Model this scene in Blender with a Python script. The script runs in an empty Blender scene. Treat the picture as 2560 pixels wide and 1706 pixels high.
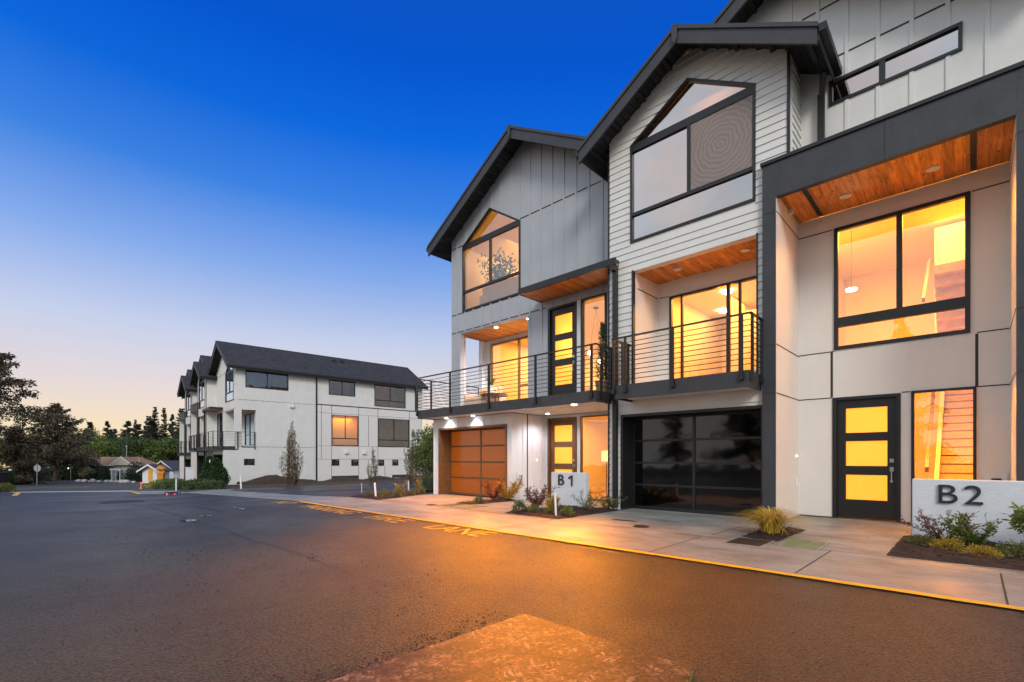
import bpy, bmesh, math, random
from mathutils import Vector, Matrix, noise
from mathutils.geometry import tessellate_polygon
R = math.radians
sc = bpy.context.scene
COL = sc.collection
random.seed(11)

# ------------------------------------------------------------------ camera
cam = bpy.data.cameras.new('camera'); camo = bpy.data.objects.new('camera', cam); COL.objects.link(camo)
cam.sensor_width = 36; cam.lens = 16.973; cam.shift_y = 0.1145; cam.clip_start = 0.05; cam.clip_end = 3000
camo.location = (0, 0, 1.22); camo.rotation_euler = (R(90), 0, math.atan(1156 / 1207))
sc.camera = camo
sc.view_settings.view_transform = 'Standard'; sc.view_settings.look = 'None'
sc.view_settings.exposure = 0.0; sc.view_settings.gamma = 1

# ------------------------------------------------------------------ sky
def srgb(r, g, b):
    f = lambda c: (c / 255 / 12.92) if c / 255 <= .04045 else ((c / 255 + .055) / 1.055) ** 2.4
    return (f(r), f(g), f(b), 1)
W = bpy.data.worlds.new("World"); sc.world = W; W.use_nodes = True
nt = W.node_tree; N = nt.nodes; Lk = nt.links; bg = N['Background']
def nd(t, tree=None, **k):
    n = (tree or nt).nodes.new(t)
    for a, b in k.items(): setattr(n, a, b)
    return n
tc = nd('ShaderNodeTexCoord'); sep = nd('ShaderNodeSeparateXYZ'); Lk.new(tc.outputs['Generated'], sep.inputs[0])
def ramp(tree, pts, inp):
    r = nd('ShaderNodeValToRGB', tree); e = r.color_ramp.elements
    while len(e) < len(pts): e.new(.5)
    for i, (p, c) in enumerate(pts): e[i].position = p; e[i].color = c
    tree.links.new(inp, r.inputs[0]); return r
dusk = ramp(nt, [(0, srgb(252, 222, 160)), (.05, srgb(250, 228, 192)), (.12, srgb(232, 219, 219)), (.22, srgb(200, 210, 237)),
                 (.335, srgb(136, 174, 239)), (.445, srgb(60, 132, 230)), (.54, srgb(8, 104, 222)), (.63, srgb(0, 86, 208)), (.72, srgb(10, 84, 195)), (.86, srgb(150, 160, 180)), (1, srgb(178, 180, 186))], sep.outputs[2])
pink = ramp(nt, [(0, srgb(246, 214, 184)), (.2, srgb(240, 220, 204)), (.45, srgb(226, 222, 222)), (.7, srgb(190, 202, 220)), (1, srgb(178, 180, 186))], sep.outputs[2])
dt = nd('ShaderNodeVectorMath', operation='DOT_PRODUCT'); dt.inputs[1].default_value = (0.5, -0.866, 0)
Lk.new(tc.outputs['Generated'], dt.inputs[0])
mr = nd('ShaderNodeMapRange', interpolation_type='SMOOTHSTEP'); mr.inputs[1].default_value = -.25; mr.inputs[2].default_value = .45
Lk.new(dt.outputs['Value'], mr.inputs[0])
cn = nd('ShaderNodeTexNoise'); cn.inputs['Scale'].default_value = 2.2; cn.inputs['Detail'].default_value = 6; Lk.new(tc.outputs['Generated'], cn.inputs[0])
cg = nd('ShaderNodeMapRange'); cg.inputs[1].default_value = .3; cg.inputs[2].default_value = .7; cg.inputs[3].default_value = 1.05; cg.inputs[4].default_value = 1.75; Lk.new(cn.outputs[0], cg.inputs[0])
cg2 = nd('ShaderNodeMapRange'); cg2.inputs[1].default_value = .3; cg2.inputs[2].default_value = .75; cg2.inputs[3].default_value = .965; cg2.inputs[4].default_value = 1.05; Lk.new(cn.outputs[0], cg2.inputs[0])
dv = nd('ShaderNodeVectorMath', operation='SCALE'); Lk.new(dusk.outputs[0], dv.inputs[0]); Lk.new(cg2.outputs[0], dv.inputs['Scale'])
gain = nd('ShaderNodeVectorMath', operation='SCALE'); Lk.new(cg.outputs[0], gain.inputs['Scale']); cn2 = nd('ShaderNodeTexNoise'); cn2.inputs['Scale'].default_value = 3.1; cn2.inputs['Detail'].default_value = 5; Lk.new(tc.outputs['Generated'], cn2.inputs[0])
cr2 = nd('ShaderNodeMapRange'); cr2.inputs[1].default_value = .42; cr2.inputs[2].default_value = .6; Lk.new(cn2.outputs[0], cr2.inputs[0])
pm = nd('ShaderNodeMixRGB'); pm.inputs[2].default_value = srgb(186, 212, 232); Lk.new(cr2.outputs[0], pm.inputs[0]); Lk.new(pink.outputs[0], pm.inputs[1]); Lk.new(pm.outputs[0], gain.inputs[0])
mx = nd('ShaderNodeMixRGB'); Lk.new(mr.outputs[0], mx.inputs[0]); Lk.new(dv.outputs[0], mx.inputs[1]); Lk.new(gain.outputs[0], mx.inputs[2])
sky = nd('ShaderNodeTexSky', sky_type='NISHITA'); sky.sun_disc = False; sky.sun_elevation = R(14); sky.sun_rotation = R(132)
skm = nd('ShaderNodeMixRGB', blend_type='MULTIPLY'); skm.inputs[0].default_value = 1; skm.inputs[2].default_value = (.05, .05, .05, 1)
Lk.new(sky.outputs[0], skm.inputs[1])
m2 = nd('ShaderNodeMixRGB'); m2.inputs[0].default_value = .04
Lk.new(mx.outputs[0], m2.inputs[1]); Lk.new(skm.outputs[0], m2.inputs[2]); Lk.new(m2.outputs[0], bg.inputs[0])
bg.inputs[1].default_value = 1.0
sun = bpy.data.lights.new('sun', 'SUN'); sun.energy = 1.7; sun.angle = R(18); sun.color = (1, .95, .88)
suno = bpy.data.objects.new('sun', sun); COL.objects.link(suno); suno.rotation_euler = (R(58), 0, R(48))

# ------------------------------------------------------------------ materials
MT = {}
def mat(name, col, rough=.6, metal=0, var=.0, vscale=3, bump=0, bscale=60, spec=.5, emit=None, es=0, coat=0):
    m = bpy.data.materials.new(name); m.use_nodes = True; t = m.node_tree; b = t.nodes['Principled BSDF']
    b.inputs['Base Color'].default_value = (*col, 1); b.inputs['Roughness'].default_value = rough
    b.inputs['Metallic'].default_value = metal; b.inputs['Specular IOR Level'].default_value = spec
    if coat: b.inputs['Coat Weight'].default_value = coat; b.inputs['Coat Roughness'].default_value = .05
    if emit: b.inputs['Emission Color'].default_value = (*emit, 1); b.inputs['Emission Strength'].default_value = es
    if var or bump:
        c = nd('ShaderNodeTexCoord', t)
    if var:
        n = nd('ShaderNodeTexNoise', t); n.inputs['Scale'].default_value = vscale; n.inputs['Detail'].default_value = 8; n.inputs['Roughness'].default_value = .65
        t.links.new(c.outputs['Object'], n.inputs['Vector'])
        r = nd('ShaderNodeMapRange', t); r.inputs[1].default_value = .3; r.inputs[2].default_value = .7; r.inputs[3].default_value = 1 - var; r.inputs[4].default_value = 1 + var
        t.links.new(n.outputs[0], r.inputs[0])
        v = nd('ShaderNodeVectorMath', t, operation='SCALE'); v.inputs[0].default_value = col
        t.links.new(r.outputs[0], v.inputs['Scale']); t.links.new(v.outputs[0], b.inputs['Base Color'])
    if bump:
        n2 = nd('ShaderNodeTexNoise', t); n2.inputs['Scale'].default_value = bscale; n2.inputs['Detail'].default_value = 6
        t.links.new(c.outputs['Object'], n2.inputs['Vector'])
        bp = nd('ShaderNodeBump', t); bp.inputs['Strength'].default_value = bump; bp.inputs['Distance'].default_value = .01
        t.links.new(n2.outputs[0], bp.inputs['Height']); t.links.new(bp.outputs[0], b.inputs['Normal'])
    MT[name] = m; return m
mat('cream', (.70, .68, .64), .55, var=.05, vscale=1.5, bump=.12, bscale=90)
mat('grey', (.40, .415, .44), .5, var=.05, vscale=1.5, bump=.12, bscale=90)
mat('greywhite_lit', (.72, .73, .75), .5, var=.04, vscale=2, bump=.1, bscale=90)  # grey siding again, with lamp light on lower walls put into the colour
mat('panelwall', (.72, .69, .645), .5, var=.03, vscale=1.2, bump=.06, bscale=120)
mat('black', (.012, .011, .011), .4, var=.2, vscale=6)
mat('charcoal', (.042, .042, .046), .55, var=.2, vscale=2.5, bump=.35, bscale=45)
def streaks(nm, amt):
    m = MT[nm]; t = m.node_tree; b = t.nodes['Principled BSDF']; src = b.inputs['Base Color'].links[0].from_socket
    c = nd('ShaderNodeTexCoord', t); mp = nd('ShaderNodeMapping', t); mp.inputs['Scale'].default_value = (3.2, 3.2, .55); t.links.new(c.outputs['Object'], mp.inputs[0])
    n = nd('ShaderNodeTexNoise', t); n.inputs['Scale'].default_value = 2.2; n.inputs['Detail'].default_value = 8; n.inputs['Roughness'].default_value = .7; t.links.new(mp.outputs[0], n.inputs[0])
    r = ramp(t, [(.30, (.55, .52, .48, 1)), (.42, (.94, .93, .92, 1)), (.7, (1.04, 1.04, 1.04, 1))], n.outputs[0]); x = nd('ShaderNodeMixRGB', t, blend_type='MULTIPLY'); x.inputs[0].default_value = amt
    t.links.new(src, x.inputs[1]); t.links.new(r.outputs[0], x.inputs[2]); t.links.new(x.outputs[0], b.inputs['Base Color'])
for k_ in ('cream', 'grey', 'greywhite_lit', 'panelwall'): streaks(k_, .13)
streaks('charcoal', .8)
mat('joint', (.03, .028, .026), .7)
mat('soffit_dark', (.035, .033, .032), .7, var=.2)
mat('white', (.75, .75, .74), .5, var=.04, vscale=5, bump=.2, bscale=40)
mat('roomwall', (.80, .68, .46), .8)
mat('roomfloor', (.45, .28, .12), .35, var=.2, vscale=6)
mat('dark_room', (.10, .09, .085), .9)
mat('steel', (.5, .48, .44), .3, metal=1)
mat('brownwood', (.16, .07, .025), .4, var=.35, vscale=14)
mat('stairwood', (.62, .38, .15), .4, var=.2, vscale=8)
mat('pot', (.32, .2, .12), .7, var=.2)
mat('fabric', (.62, .42, .3), .9, var=.1, bump=.4, bscale=200)
mat('cushion', (.7, .35, .05), .9)
mat('yellow', (.85, .43, .012), .5, var=.18, vscale=9, bump=.5, bscale=150)
mat('mulch', (.024, .011, .008), .9, var=.8, vscale=30, bump=1.0, bscale=60)
mat('dirt', (.05, .032, .022), .95, var=.5, vscale=4, bump=1.0, bscale=8)
mat('bark', (.07, .045, .03), .9, var=.4, vscale=9, bump=.8, bscale=30)
mat('stem', (.12, .06, .035), .8)
mat('concretewall', (.64, .65, .67), .75, var=.06, vscale=5, bump=.5, bscale=35)
mat('signgrey', (.55, .56, .56), .4, metal=.3)
mat('galv', (.4, .42, .43), .4, metal=.8)
mat('orangewood', (.62, .25, .03), .6, var=.25, vscale=9)
mat('redglow', (.5, .02, .02), .5, emit=(1, .03, .05), es=5)
mat('lampglow', (1, .9, .7), .5, emit=(1, .86, .66), es=28)
mat('warmglow', (1, .8, .5), .5, emit=(1, .55, .14), es=7)
mat('paleglow', (1, .95, .9), .5, emit=(.9, .95, 1), es=24)
mat('bellglow', (1, .9, .8), .5, emit=(1, .7, .5), es=5)
mat('seamdark', (.016, .014, .012), .5)
mat('offlamp', (.75, .66, .55), .5)
mat('plastic_green', (.13, .2, .07), .5, var=.2)
mat('boxblack', (.02, .02, .02), .45, var=.3)
mat('iron', (.02, .018, .016), .6, bump=.8, bscale=60)
mat('lite', (.3, .15, .02), .25, emit=(1, .46, .006), es=.95)
mat('lampshade', (.9, .8, .6), .7, emit=(1, .68, .25), es=1.1)
mat('roof_brown', (.30, .17, .11), .9, var=.15, vscale=2)
mat('beige', (.42, .36, .30), .8, var=.08)
mat('roof_blue', (.05, .055, .065), .8, var=.2)
mat('carpaint', (.5, .55, .58), .25, coat=1)
mat('glassdark', (.02, .025, .03), .06)
mat('rubber', (.02, .02, .02), .8)
mat('rim', (.5, .5, .5), .3, metal=1)
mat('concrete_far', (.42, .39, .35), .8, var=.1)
mat('boulder', (.5, .44, .38), .9, var=.3, bump=.8, bscale=5)
mat('picture', (.25, .2, .15), .6, var=.6, vscale=5)
mat('numeral', (.02, .02, .022), .45)
mat('linewhite', (.6, .59, .57), .6, var=.1)
mat('wirem', (.02, .02, .02), .6)
mat('tarp', (.25, .45, .45), .6)
mat('tag', (.8, .8, .8), .6)
mat('fence_dark', (.05, .05, .05), .6)
def leafmat(name, col, var=.5, vs=1.2):
    m = mat(name, col, .55, var=var, vscale=vs); b = m.node_tree.nodes['Principled BSDF']
    t = m.node_tree; tr = nd('ShaderNodeBsdfTranslucent', t); mixn = nd('ShaderNodeMixShader', t); mixn.inputs[0].default_value = .25
    src = b.inputs['Base Color'].links[0].from_socket; t.links.new(src, tr.inputs[0])
    out = t.nodes['Material Output']; t.links.new(b.outputs[0], mixn.inputs[1]); t.links.new(tr.outputs[0], mixn.inputs[2]); t.links.new(mixn.outputs[0], out.inputs[0])
    return m
leafmat('fir', (.040, .052, .030)); leafmat('firbrown', (.11, .088, .045)); leafmat('leafgreen', (.075, .105, .03)); leafmat('leafdark', (.05, .10, .025))
leafmat('leafyellow', (.42, .28, .025), .4, 8); leafmat('leafred', (.16, .035, .02), .4, 10); leafmat('leafmid', (.15, .20, .035), .5, 8)
leafmat('grassgold', (.55, .38, .05), .5, 12); leafmat('leafbirch', (.20, .19, .09), .4, 3); leafmat('lawn', (.09, .11, .03), .5, .7); leafmat('hedgeleaf', (.035, .065, .025), .5, 1)
leafmat('arbor', (.03, .07, .02), .5, 3); leafmat('tuft', (.15, .15, .035), .5, 6)

def glass(name, refl, tint=(1, 1, 1), rough=0.0, rcol=(1, 1, 1)):
    m = bpy.data.materials.new(name); m.use_nodes = True; t = m.node_tree; t.nodes.clear()
    o = nd('ShaderNodeOutputMaterial', t); tr = nd('ShaderNodeBsdfTransparent', t); gl = nd('ShaderNodeBsdfGlossy', t); mi = nd('ShaderNodeMixShader', t)
    tr.inputs[0].default_value = (*tint, 1); gl.inputs[0].default_value = (*rcol, 1); gl.inputs['Roughness'].default_value = rough
    fr = nd('ShaderNodeFresnel', t); fr.inputs[0].default_value = 1.5
    mr = nd('ShaderNodeMapRange', t); mr.inputs[1].default_value = 0.04; mr.inputs[2].default_value = 1; mr.inputs[3].default_value = refl; mr.inputs[4].default_value = 1
    tx = nd('ShaderNodeTexCoord', t); nz = nd('ShaderNodeTexNoise', t); nz.inputs['Scale'].default_value = 1.1; bp = nd('ShaderNodeBump', t)
    bp.inputs['Strength'].default_value = .12; bp.inputs['Distance'].default_value = .05
    t.links.new(tx.outputs['Object'], nz.inputs[0]); t.links.new(nz.outputs[0], bp.inputs['Height']); t.links.new(bp.outputs[0], gl.inputs['Normal'])
    t.links.new(fr.outputs[0], mr.inputs[0]); t.links.new(mr.outputs[0], mi.inputs[0])
    t.links.new(tr.outputs[0], mi.inputs[1]); t.links.new(gl.outputs[0], mi.inputs[2]); t.links.new(mi.outputs[0], o.inputs[0]); MT[name] = m
glass('glass', .15); glass('glass_mirror', .80, rcol=(.62, .56, .54)); glass('glass_half', .42, rcol=(.95, .9, .88)); glass('glass_far', .13, tint=(.9, .85, .8), rcol=(.7, .85, 1))
glass('glass_black', .09, tint=(.02, .02, .02), rough=.05, rcol=(.6, .58, .58))

def wood_mat():
    m = bpy.data.materials.new('cedar'); m.use_nodes = True; t = m.node_tree; b = t.nodes['Principled BSDF']; l = t.links
    tx = nd('ShaderNodeTexCoord', t); mp = nd('ShaderNodeMapping', t); mp.inputs['Scale'].default_value = (14, 1.3, 1)
    l.new(tx.outputs['Object'], mp.inputs[0]); n = nd('ShaderNodeTexNoise', t); n.inputs['Scale'].default_value = 1.6; n.inputs['Detail'].default_value = 9; n.inputs['Distortion'].default_value = .6
    l.new(mp.outputs[0], n.inputs[0])
    r = ramp(t, [(.3, (.42, .12, .012, 1)), (.55, (.72, .26, .035, 1)), (.75, (.85, .38, .07, 1))], n.outputs[0])
    mp2 = nd('ShaderNodeMapping', t); mp2.inputs['Scale'].default_value = (5.5, 3.2, 1); l.new(tx.outputs['Object'], mp2.inputs[0])
    vo = nd('ShaderNodeTexVoronoi', t); vo.inputs['Scale'].default_value = 1.0; l.new(mp2.outputs[0], vo.inputs[0])
    k = ramp(t, [(.06, (.10, .03, .01, 1)), (.14, (1, 1, 1, 1))], vo.outputs['Distance'])
    mm = nd('ShaderNodeMixRGB', t, blend_type='MULTIPLY'); mm.inputs[0].default_value = .85; l.new(r.outputs[0], mm.inputs[1]); l.new(k.outputs[0], mm.inputs[2])
    # each board its own tone
    sp = nd('ShaderNodeSeparateXYZ', t); l.new(tx.outputs['Object'], sp.inputs[0])
    fl = nd('ShaderNodeMath', t, operation='MULTIPLY'); fl.inputs[1].default_value = 1 / .14; l.new(sp.outputs[0], fl.inputs[0])
    f2 = nd('ShaderNodeMath', t, operation='FLOOR'); l.new(fl.outputs[0], f2.inputs[0]); wn = nd('ShaderNodeTexWhiteNoise', t, noise_dimensions='1D'); l.new(f2.outputs[0], wn.inputs['W'])
    mr = nd('ShaderNodeMapRange', t); mr.inputs[3].default_value = .7; mr.inputs[4].default_value = 1.15; l.new(wn.outputs[0], mr.inputs[0])
    fr = nd('ShaderNodeMath', t, operation='FRACT'); l.new(fl.outputs[0], fr.inputs[0]); pg = ramp(t, [(0, (.25, .25, .25, 1)), (.05, (1, 1, 1, 1)), (1, (1, 1, 1, 1))], fr.outputs[0])
    v = nd('ShaderNodeVectorMath', t, operation='SCALE'); l.new(mm.outputs[0], v.inputs[0]); l.new(mr.outputs[0], v.inputs['Scale'])
    m3 = nd('ShaderNodeMixRGB', t, blend_type='MULTIPLY'); m3.inputs[0].default_value = 1; l.new(v.outputs[0], m3.inputs[1]); l.new(pg.outputs[0], m3.inputs[2])
    l.new(m3.outputs[0], b.inputs['Base Color']); b.inputs['Roughness'].default_value = .45; MT['cedar'] = m
wood_mat()
def shingle_mat():
    m = bpy.data.materials.new('shingle'); m.use_nodes = True; t = m.node_tree; b = t.nodes['Principled BSDF']; l = t.links
    tx = nd('ShaderNodeTexCoord', t); sp = nd('ShaderNodeSeparateXYZ', t); l.new(tx.outputs['Object'], sp.inputs[0]); cb = nd('ShaderNodeCombineXYZ', t)
    l.new(sp.outputs[1], cb.inputs[0]); l.new(sp.outputs[2], cb.inputs[1])
    br = nd('ShaderNodeTexBrick', t); l.new(cb.outputs[0], br.inputs[0]); br.inputs['Scale'].default_value = 1
    br.inputs['Brick Width'].default_value = .34; br.inputs['Row Height'].default_value = .075; br.inputs['Mortar Size'].default_value = .006
    br.inputs['Color1'].default_value = (.032, .033, .038, 1); br.inputs['Color2'].default_value = (.062, .062, .07, 1); br.inputs['Mortar'].default_value = (.01, .01, .01, 1)
    n = nd('ShaderNodeTexNoise', t); n.inputs['Scale'].default_value = 5; l.new(tx.outputs['Object'], n.inputs[0])
    mm = nd('ShaderNodeMixRGB', t, blend_type='MULTIPLY'); mm.inputs[0].default_value = .5; l.new(br.outputs[0], mm.inputs[1]); l.new(n.outputs[0], mm.inputs[2])
    l.new(mm.outputs[0], b.inputs['Base Color']); b.inputs['Roughness'].default_value = .85
    bp = nd('ShaderNodeBump', t); bp.inputs['Strength'].default_value = .6; bp.inputs['Distance'].default_value = .02; l.new(br.outputs[0], bp.inputs['Height']); l.new(bp.outputs[0], b.inputs['Normal']); MT['shingle'] = m
shingle_mat()
def asphalt_mat(name, base, wet, spec=.5):
    m = bpy.data.materials.new(name); m.use_nodes = True; t = m.node_tree; b = t.nodes['Principled BSDF']; l = t.links
    tx = nd('ShaderNodeTexCoord', t); O = tx.outputs['Object']
    def noi(s, d=5, r=.6):
        n = nd('ShaderNodeTexNoise', t); n.inputs['Scale'].default_value = s; n.inputs['Detail'].default_value = d; n.inputs['Roughness'].default_value = r; l.new(O, n.inputs[0]); return n.outputs[0]
    fine = noi(58, 5, .8); patch = noi(.42, 5, .6); mid = noi(2.6, 9, .75)
    vo = nd('ShaderNodeTexVoronoi', t); vo.inputs['Scale'].default_value = 70; l.new(O, vo.inputs[0])
    c = ramp(t, [(.40, (*[x * .2 for x in base], 1)), (.50, (*[x * .8 for x in base], 1)), (.57, (*[x * 1.6 for x in base], 1)), (.66, (*[x * 4.5 for x in base], 1))], fine)
    sm = nd('ShaderNodeMapRange', t); sm.inputs[1].default_value = .42; sm.inputs[2].default_value = .53; sm.inputs[3].default_value = .22; sm.inputs[4].default_value = spec * 1.35; l.new(fine, sm.inputs[0]); l.new(sm.outputs[0], b.inputs['Specular IOR Level'])
    mp = ramp(t, [(.3, (.72, .70, .68, 1)), (.7, (1.25, 1.25, 1.25, 1))], mid)
    mm = nd('ShaderNodeMixRGB', t, blend_type='MULTIPLY'); mm.inputs[0].default_value = 1; l.new(c.outputs[0], mm.inputs[1]); l.new(mp.outputs[0], mm.inputs[2]); l.new(mm.outputs[0], b.inputs['Base Color'])
    rr = nd('ShaderNodeMapRange', t); rr.inputs[1].default_value = .2; rr.inputs[2].default_value = .8; rr.inputs[3].default_value = wet; rr.inputs[4].default_value = wet + .32; l.new(patch, rr.inputs[0])
    l.new(rr.outputs[0], b.inputs['Roughness']); b.inputs['Specular IOR Level'].default_value = spec; b.inputs['Specular Tint'].default_value = (1, .95, .72, 1)
    ad = nd('ShaderNodeMath', t, operation='ADD'); l.new(fine, ad.inputs[0]); l.new(vo.outputs['Distance'], ad.inputs[1])
    bp = nd('ShaderNodeBump', t); bp.inputs['Strength'].default_value = 1.0; bp.inputs['Distance'].default_value = .013; l.new(ad.outputs[0], bp.inputs['Height']); l.new(bp.outputs[0], b.inputs['Normal'])
    MT[name] = m
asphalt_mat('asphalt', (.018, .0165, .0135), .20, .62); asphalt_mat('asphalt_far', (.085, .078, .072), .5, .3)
def concrete_mat():
    m = bpy.data.materials.new('concrete'); m.use_nodes = True; t = m.node_tree; b = t.nodes['Principled BSDF']; l = t.links
    tx = nd('ShaderNodeTexCoord', t); O = tx.outputs['Object']
    mp = nd('ShaderNodeMapping', t); mp.inputs['Scale'].default_value = (1, 1.5, 1); l.new(O, mp.inputs[0])
    a = nd('ShaderNodeTexNoise', t); a.inputs['Scale'].default_value = 1.1; a.inputs['Detail'].default_value = 9; a.inputs['Roughness'].default_value = .68; l.new(mp.outputs[0], a.inputs[0])
    f = nd('ShaderNodeTexNoise', t); f.inputs['Scale'].default_value = 60; f.inputs['Detail'].default_value = 5; l.new(O, f.inputs[0])
    c = ramp(t, [(.28, (.150, .142, .126, 1)), (.5, (.258, .248, .224, 1)), (.72, (.37, .358, .33, 1))], a.outputs[0])
    c2 = ramp(t, [(.3, (.82, .82, .82, 1)), (.7, (1.1, 1.1, 1.1, 1))], f.outputs[0])
    mm = nd('ShaderNodeMixRGB', t, blend_type='MULTIPLY'); mm.inputs[0].default_value = 1; l.new(c.outputs[0], mm.inputs[1]); l.new(c2.outputs[0], mm.inputs[2]); l.new(mm.outputs[0], b.inputs['Base Color'])
    p = nd('ShaderNodeTexNoise', t); p.inputs['Scale'].default_value = .7; p.inputs['Detail'].default_value = 4; l.new(O, p.inputs[0])
    rr = nd('ShaderNodeMapRange', t); rr.inputs[1].default_value = .4; rr.inputs[2].default_value = .62; rr.inputs[3].default_value = .42; rr.inputs[4].default_value = .68; l.new(p.outputs[0], rr.inputs[0]); l.new(rr.outputs[0], b.inputs['Roughness'])
    bp = nd('ShaderNodeBump', t); bp.inputs['Strength'].default_value = .3; bp.inputs['Distance'].default_value = .004; l.new(f.outputs[0], bp.inputs['Height']); l.new(bp.outputs[0], b.inputs['Normal']); MT['concrete'] = m
concrete_mat()
def osb_mat():
    m = bpy.data.materials.new('osb'); m.use_nodes = True; t = m.node_tree; b = t.nodes['Principled BSDF']; l = t.links
    tx = nd('ShaderNodeTexCoord', t); O = tx.outputs['Object']
    wv = nd('ShaderNodeTexNoise', t); wv.inputs['Scale'].default_value = 4; l.new(O, wv.inputs[0])
    outs = []
    for ang, s in ((.5, 1), (1.5, 1.1), (2.5, .9)):
        mp = nd('ShaderNodeMapping', t, vector_type='TEXTURE'); mp.inputs['Rotation'].default_value = (0, 0, ang); mp.inputs['Scale'].default_value = (1 / (11 * s), 1 / (48 * s), 1); l.new(O, mp.inputs[0])
        v = nd('ShaderNodeTexVoronoi', t); v.inputs['Scale'].default_value = 1; l.new(mp.outputs[0], v.inputs[0]); outs.append(v)
    mA = nd('ShaderNodeMixRGB', t); n1 = nd('ShaderNodeTexNoise', t); n1.inputs['Scale'].default_value = 26; n1.inputs['Detail'].default_value = 1; l.new(O, n1.inputs[0])
    s1 = ramp(t, [(.47, (0, 0, 0, 1)), (.5, (1, 1, 1, 1))], n1.outputs[0]); l.new(s1.outputs[0], mA.inputs[0]); l.new(outs[0].outputs['Color'], mA.inputs[1]); l.new(outs[1].outputs['Color'], mA.inputs[2])
    n2 = nd('ShaderNodeTexNoise', t); n2.inputs['Scale'].default_value = 21; l.new(O, n2.inputs[0]); s2 = ramp(t, [(.52, (0, 0, 0, 1)), (.55, (1, 1, 1, 1))], n2.outputs[0])
    mB = nd('ShaderNodeMixRGB', t); l.new(s2.outputs[0], mB.inputs[0]); l.new(mA.outputs[0], mB.inputs[1]); l.new(outs[2].outputs['Color'], mB.inputs[2])
    sp = nd('ShaderNodeSeparateXYZ', t); l.new(mB.outputs[0], sp.inputs[0])
    c = ramp(t, [(0, (.04, .016, .007, 1)), (.45, (.11, .045, .018, 1)), (.8, (.21, .09, .035, 1)), (1, (.40, .22, .12, 1))], sp.outputs[0])
    d = nd('ShaderNodeTexNoise', t); d.inputs['Scale'].default_value = 3.2; d.inputs['Detail'].default_value = 9; d.inputs['Roughness'].default_value = .75; l.new(O, d.inputs[0])
    dm = ramp(t, [(.44, (.10, .07, .06, 1)), (.53, (1, 1, 1, 1))], d.outputs[0])
    mm = nd('ShaderNodeMixRGB', t, blend_type='MULTIPLY'); mm.inputs[0].default_value = .8; l.new(c.outputs[0], mm.inputs[1]); l.new(dm.outputs[0], mm.inputs[2]); l.new(mm.outputs[0], b.inputs['Base Color'])
    b.inputs['Roughness'].default_value = .55; bp = nd('ShaderNodeBump', t); bp.inputs['Strength'].default_value = .5; bp.inputs['Distance'].default_value = .004; l.new(sp.outputs[0], bp.inputs['Height']); l.new(bp.outputs[0], b.inputs['Normal']); MT['osb'] = m
osb_mat()
m_ = MT['lite']; b_ = m_.node_tree.nodes['Principled BSDF']; b_.inputs['Transmission Weight'].default_value = .85; b_.inputs['Roughness'].default_value = .42; b_.inputs['Base Color'].default_value = (1, .72, .32, 1)
b_.inputs['Emission Color'].default_value = (1, .42, .01, 1); b_.inputs['Emission Strength'].default_value = .38  # own emission stands in for part of the room light behind the panes
def screen_mat():
    m = bpy.data.materials.new('insect_screen'); m.use_nodes = True; t = m.node_tree; b = t.nodes['Principled BSDF']; l = t.links
    tx = nd('ShaderNodeTexCoord', t); mp = nd('ShaderNodeMapping', t); mp.inputs['Location'].default_value = (.86, 0, -7.65); l.new(tx.outputs['Object'], mp.inputs[0])
    w = nd('ShaderNodeTexWave', t, wave_type='RINGS', rings_direction='Y'); w.inputs['Scale'].default_value = 3.4; w.inputs['Distortion'].default_value = 5.0; w.inputs['Detail'].default_value = 4; w.inputs['Detail Scale'].default_value = 1.8; l.new(mp.outputs[0], w.inputs[0])
    c = ramp(t, [(0, (.30, .225, .20, 1)), (1, (.36, .30, .275, 1))], w.outputs[0]); l.new(c.outputs[0], b.inputs['Base Color']); b.inputs['Roughness'].default_value = .6
    tr = nd('ShaderNodeBsdfTransparent', t); mi = nd('ShaderNodeMixShader', t); mi.inputs[0].default_value = .72; o = t.nodes['Material Output']
    l.new(tr.outputs[0], mi.inputs[1]); l.new(b.outputs[0], mi.inputs[2]); l.new(mi.outputs[0], o.inputs[0]); MT['insect_screen'] = m
screen_mat()
# opaque amber garage glazing: its own glow imitates light from inside
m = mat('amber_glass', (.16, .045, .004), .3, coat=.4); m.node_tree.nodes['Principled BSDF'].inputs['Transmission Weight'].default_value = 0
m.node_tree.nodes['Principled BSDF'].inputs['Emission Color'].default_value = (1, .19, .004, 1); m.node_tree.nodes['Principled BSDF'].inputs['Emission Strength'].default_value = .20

# ------------------------------------------------------------------ terrain height
def terr(x):
    if x > -14: return 0.
    if x > -80: return -.0305 * (-14 - x)
    return -.0305 * 66 - .012 * (-80 - x)

# ------------------------------------------------------------------ builder
class Fr:
    def __init__(s, base=(0, 0, 0), rot=0, ox=0, oy=0, oz=0, sx=1, sz=1):
        s.base = Vector(base); s.rot = rot; s.M = Matrix.Rotation(rot, 3, 'Z'); s.ox, s.oy, s.oz, s.sx, s.sz = ox, oy, oz, sx, sz
    def loc(s, p): return Vector(((p[0] - s.ox) * s.sx, p[1] - s.oy, (p[2] - s.oz) * s.sz))
    def world(s, p): return s.base + s.M @ s.loc(p)
NEAR = Fr()
ORG = {}
def props(o, label, cat, group=None, kind=None):
    if label: o['label'] = label
    if cat: o['category'] = cat
    if group: o['group'] = group
    if kind: o['kind'] = kind
def thing(name, label, cat, L, fr=NEAR, group=None, rz=0):
    o = bpy.data.objects.new(name, None); COL.objects.link(o); o.empty_display_size = .1
    o.location = fr.world(L); o.rotation_euler = (0, 0, fr.rot + rz); props(o, label, cat, group); ORG[o.name] = (fr, Vector(L)); return o
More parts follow.
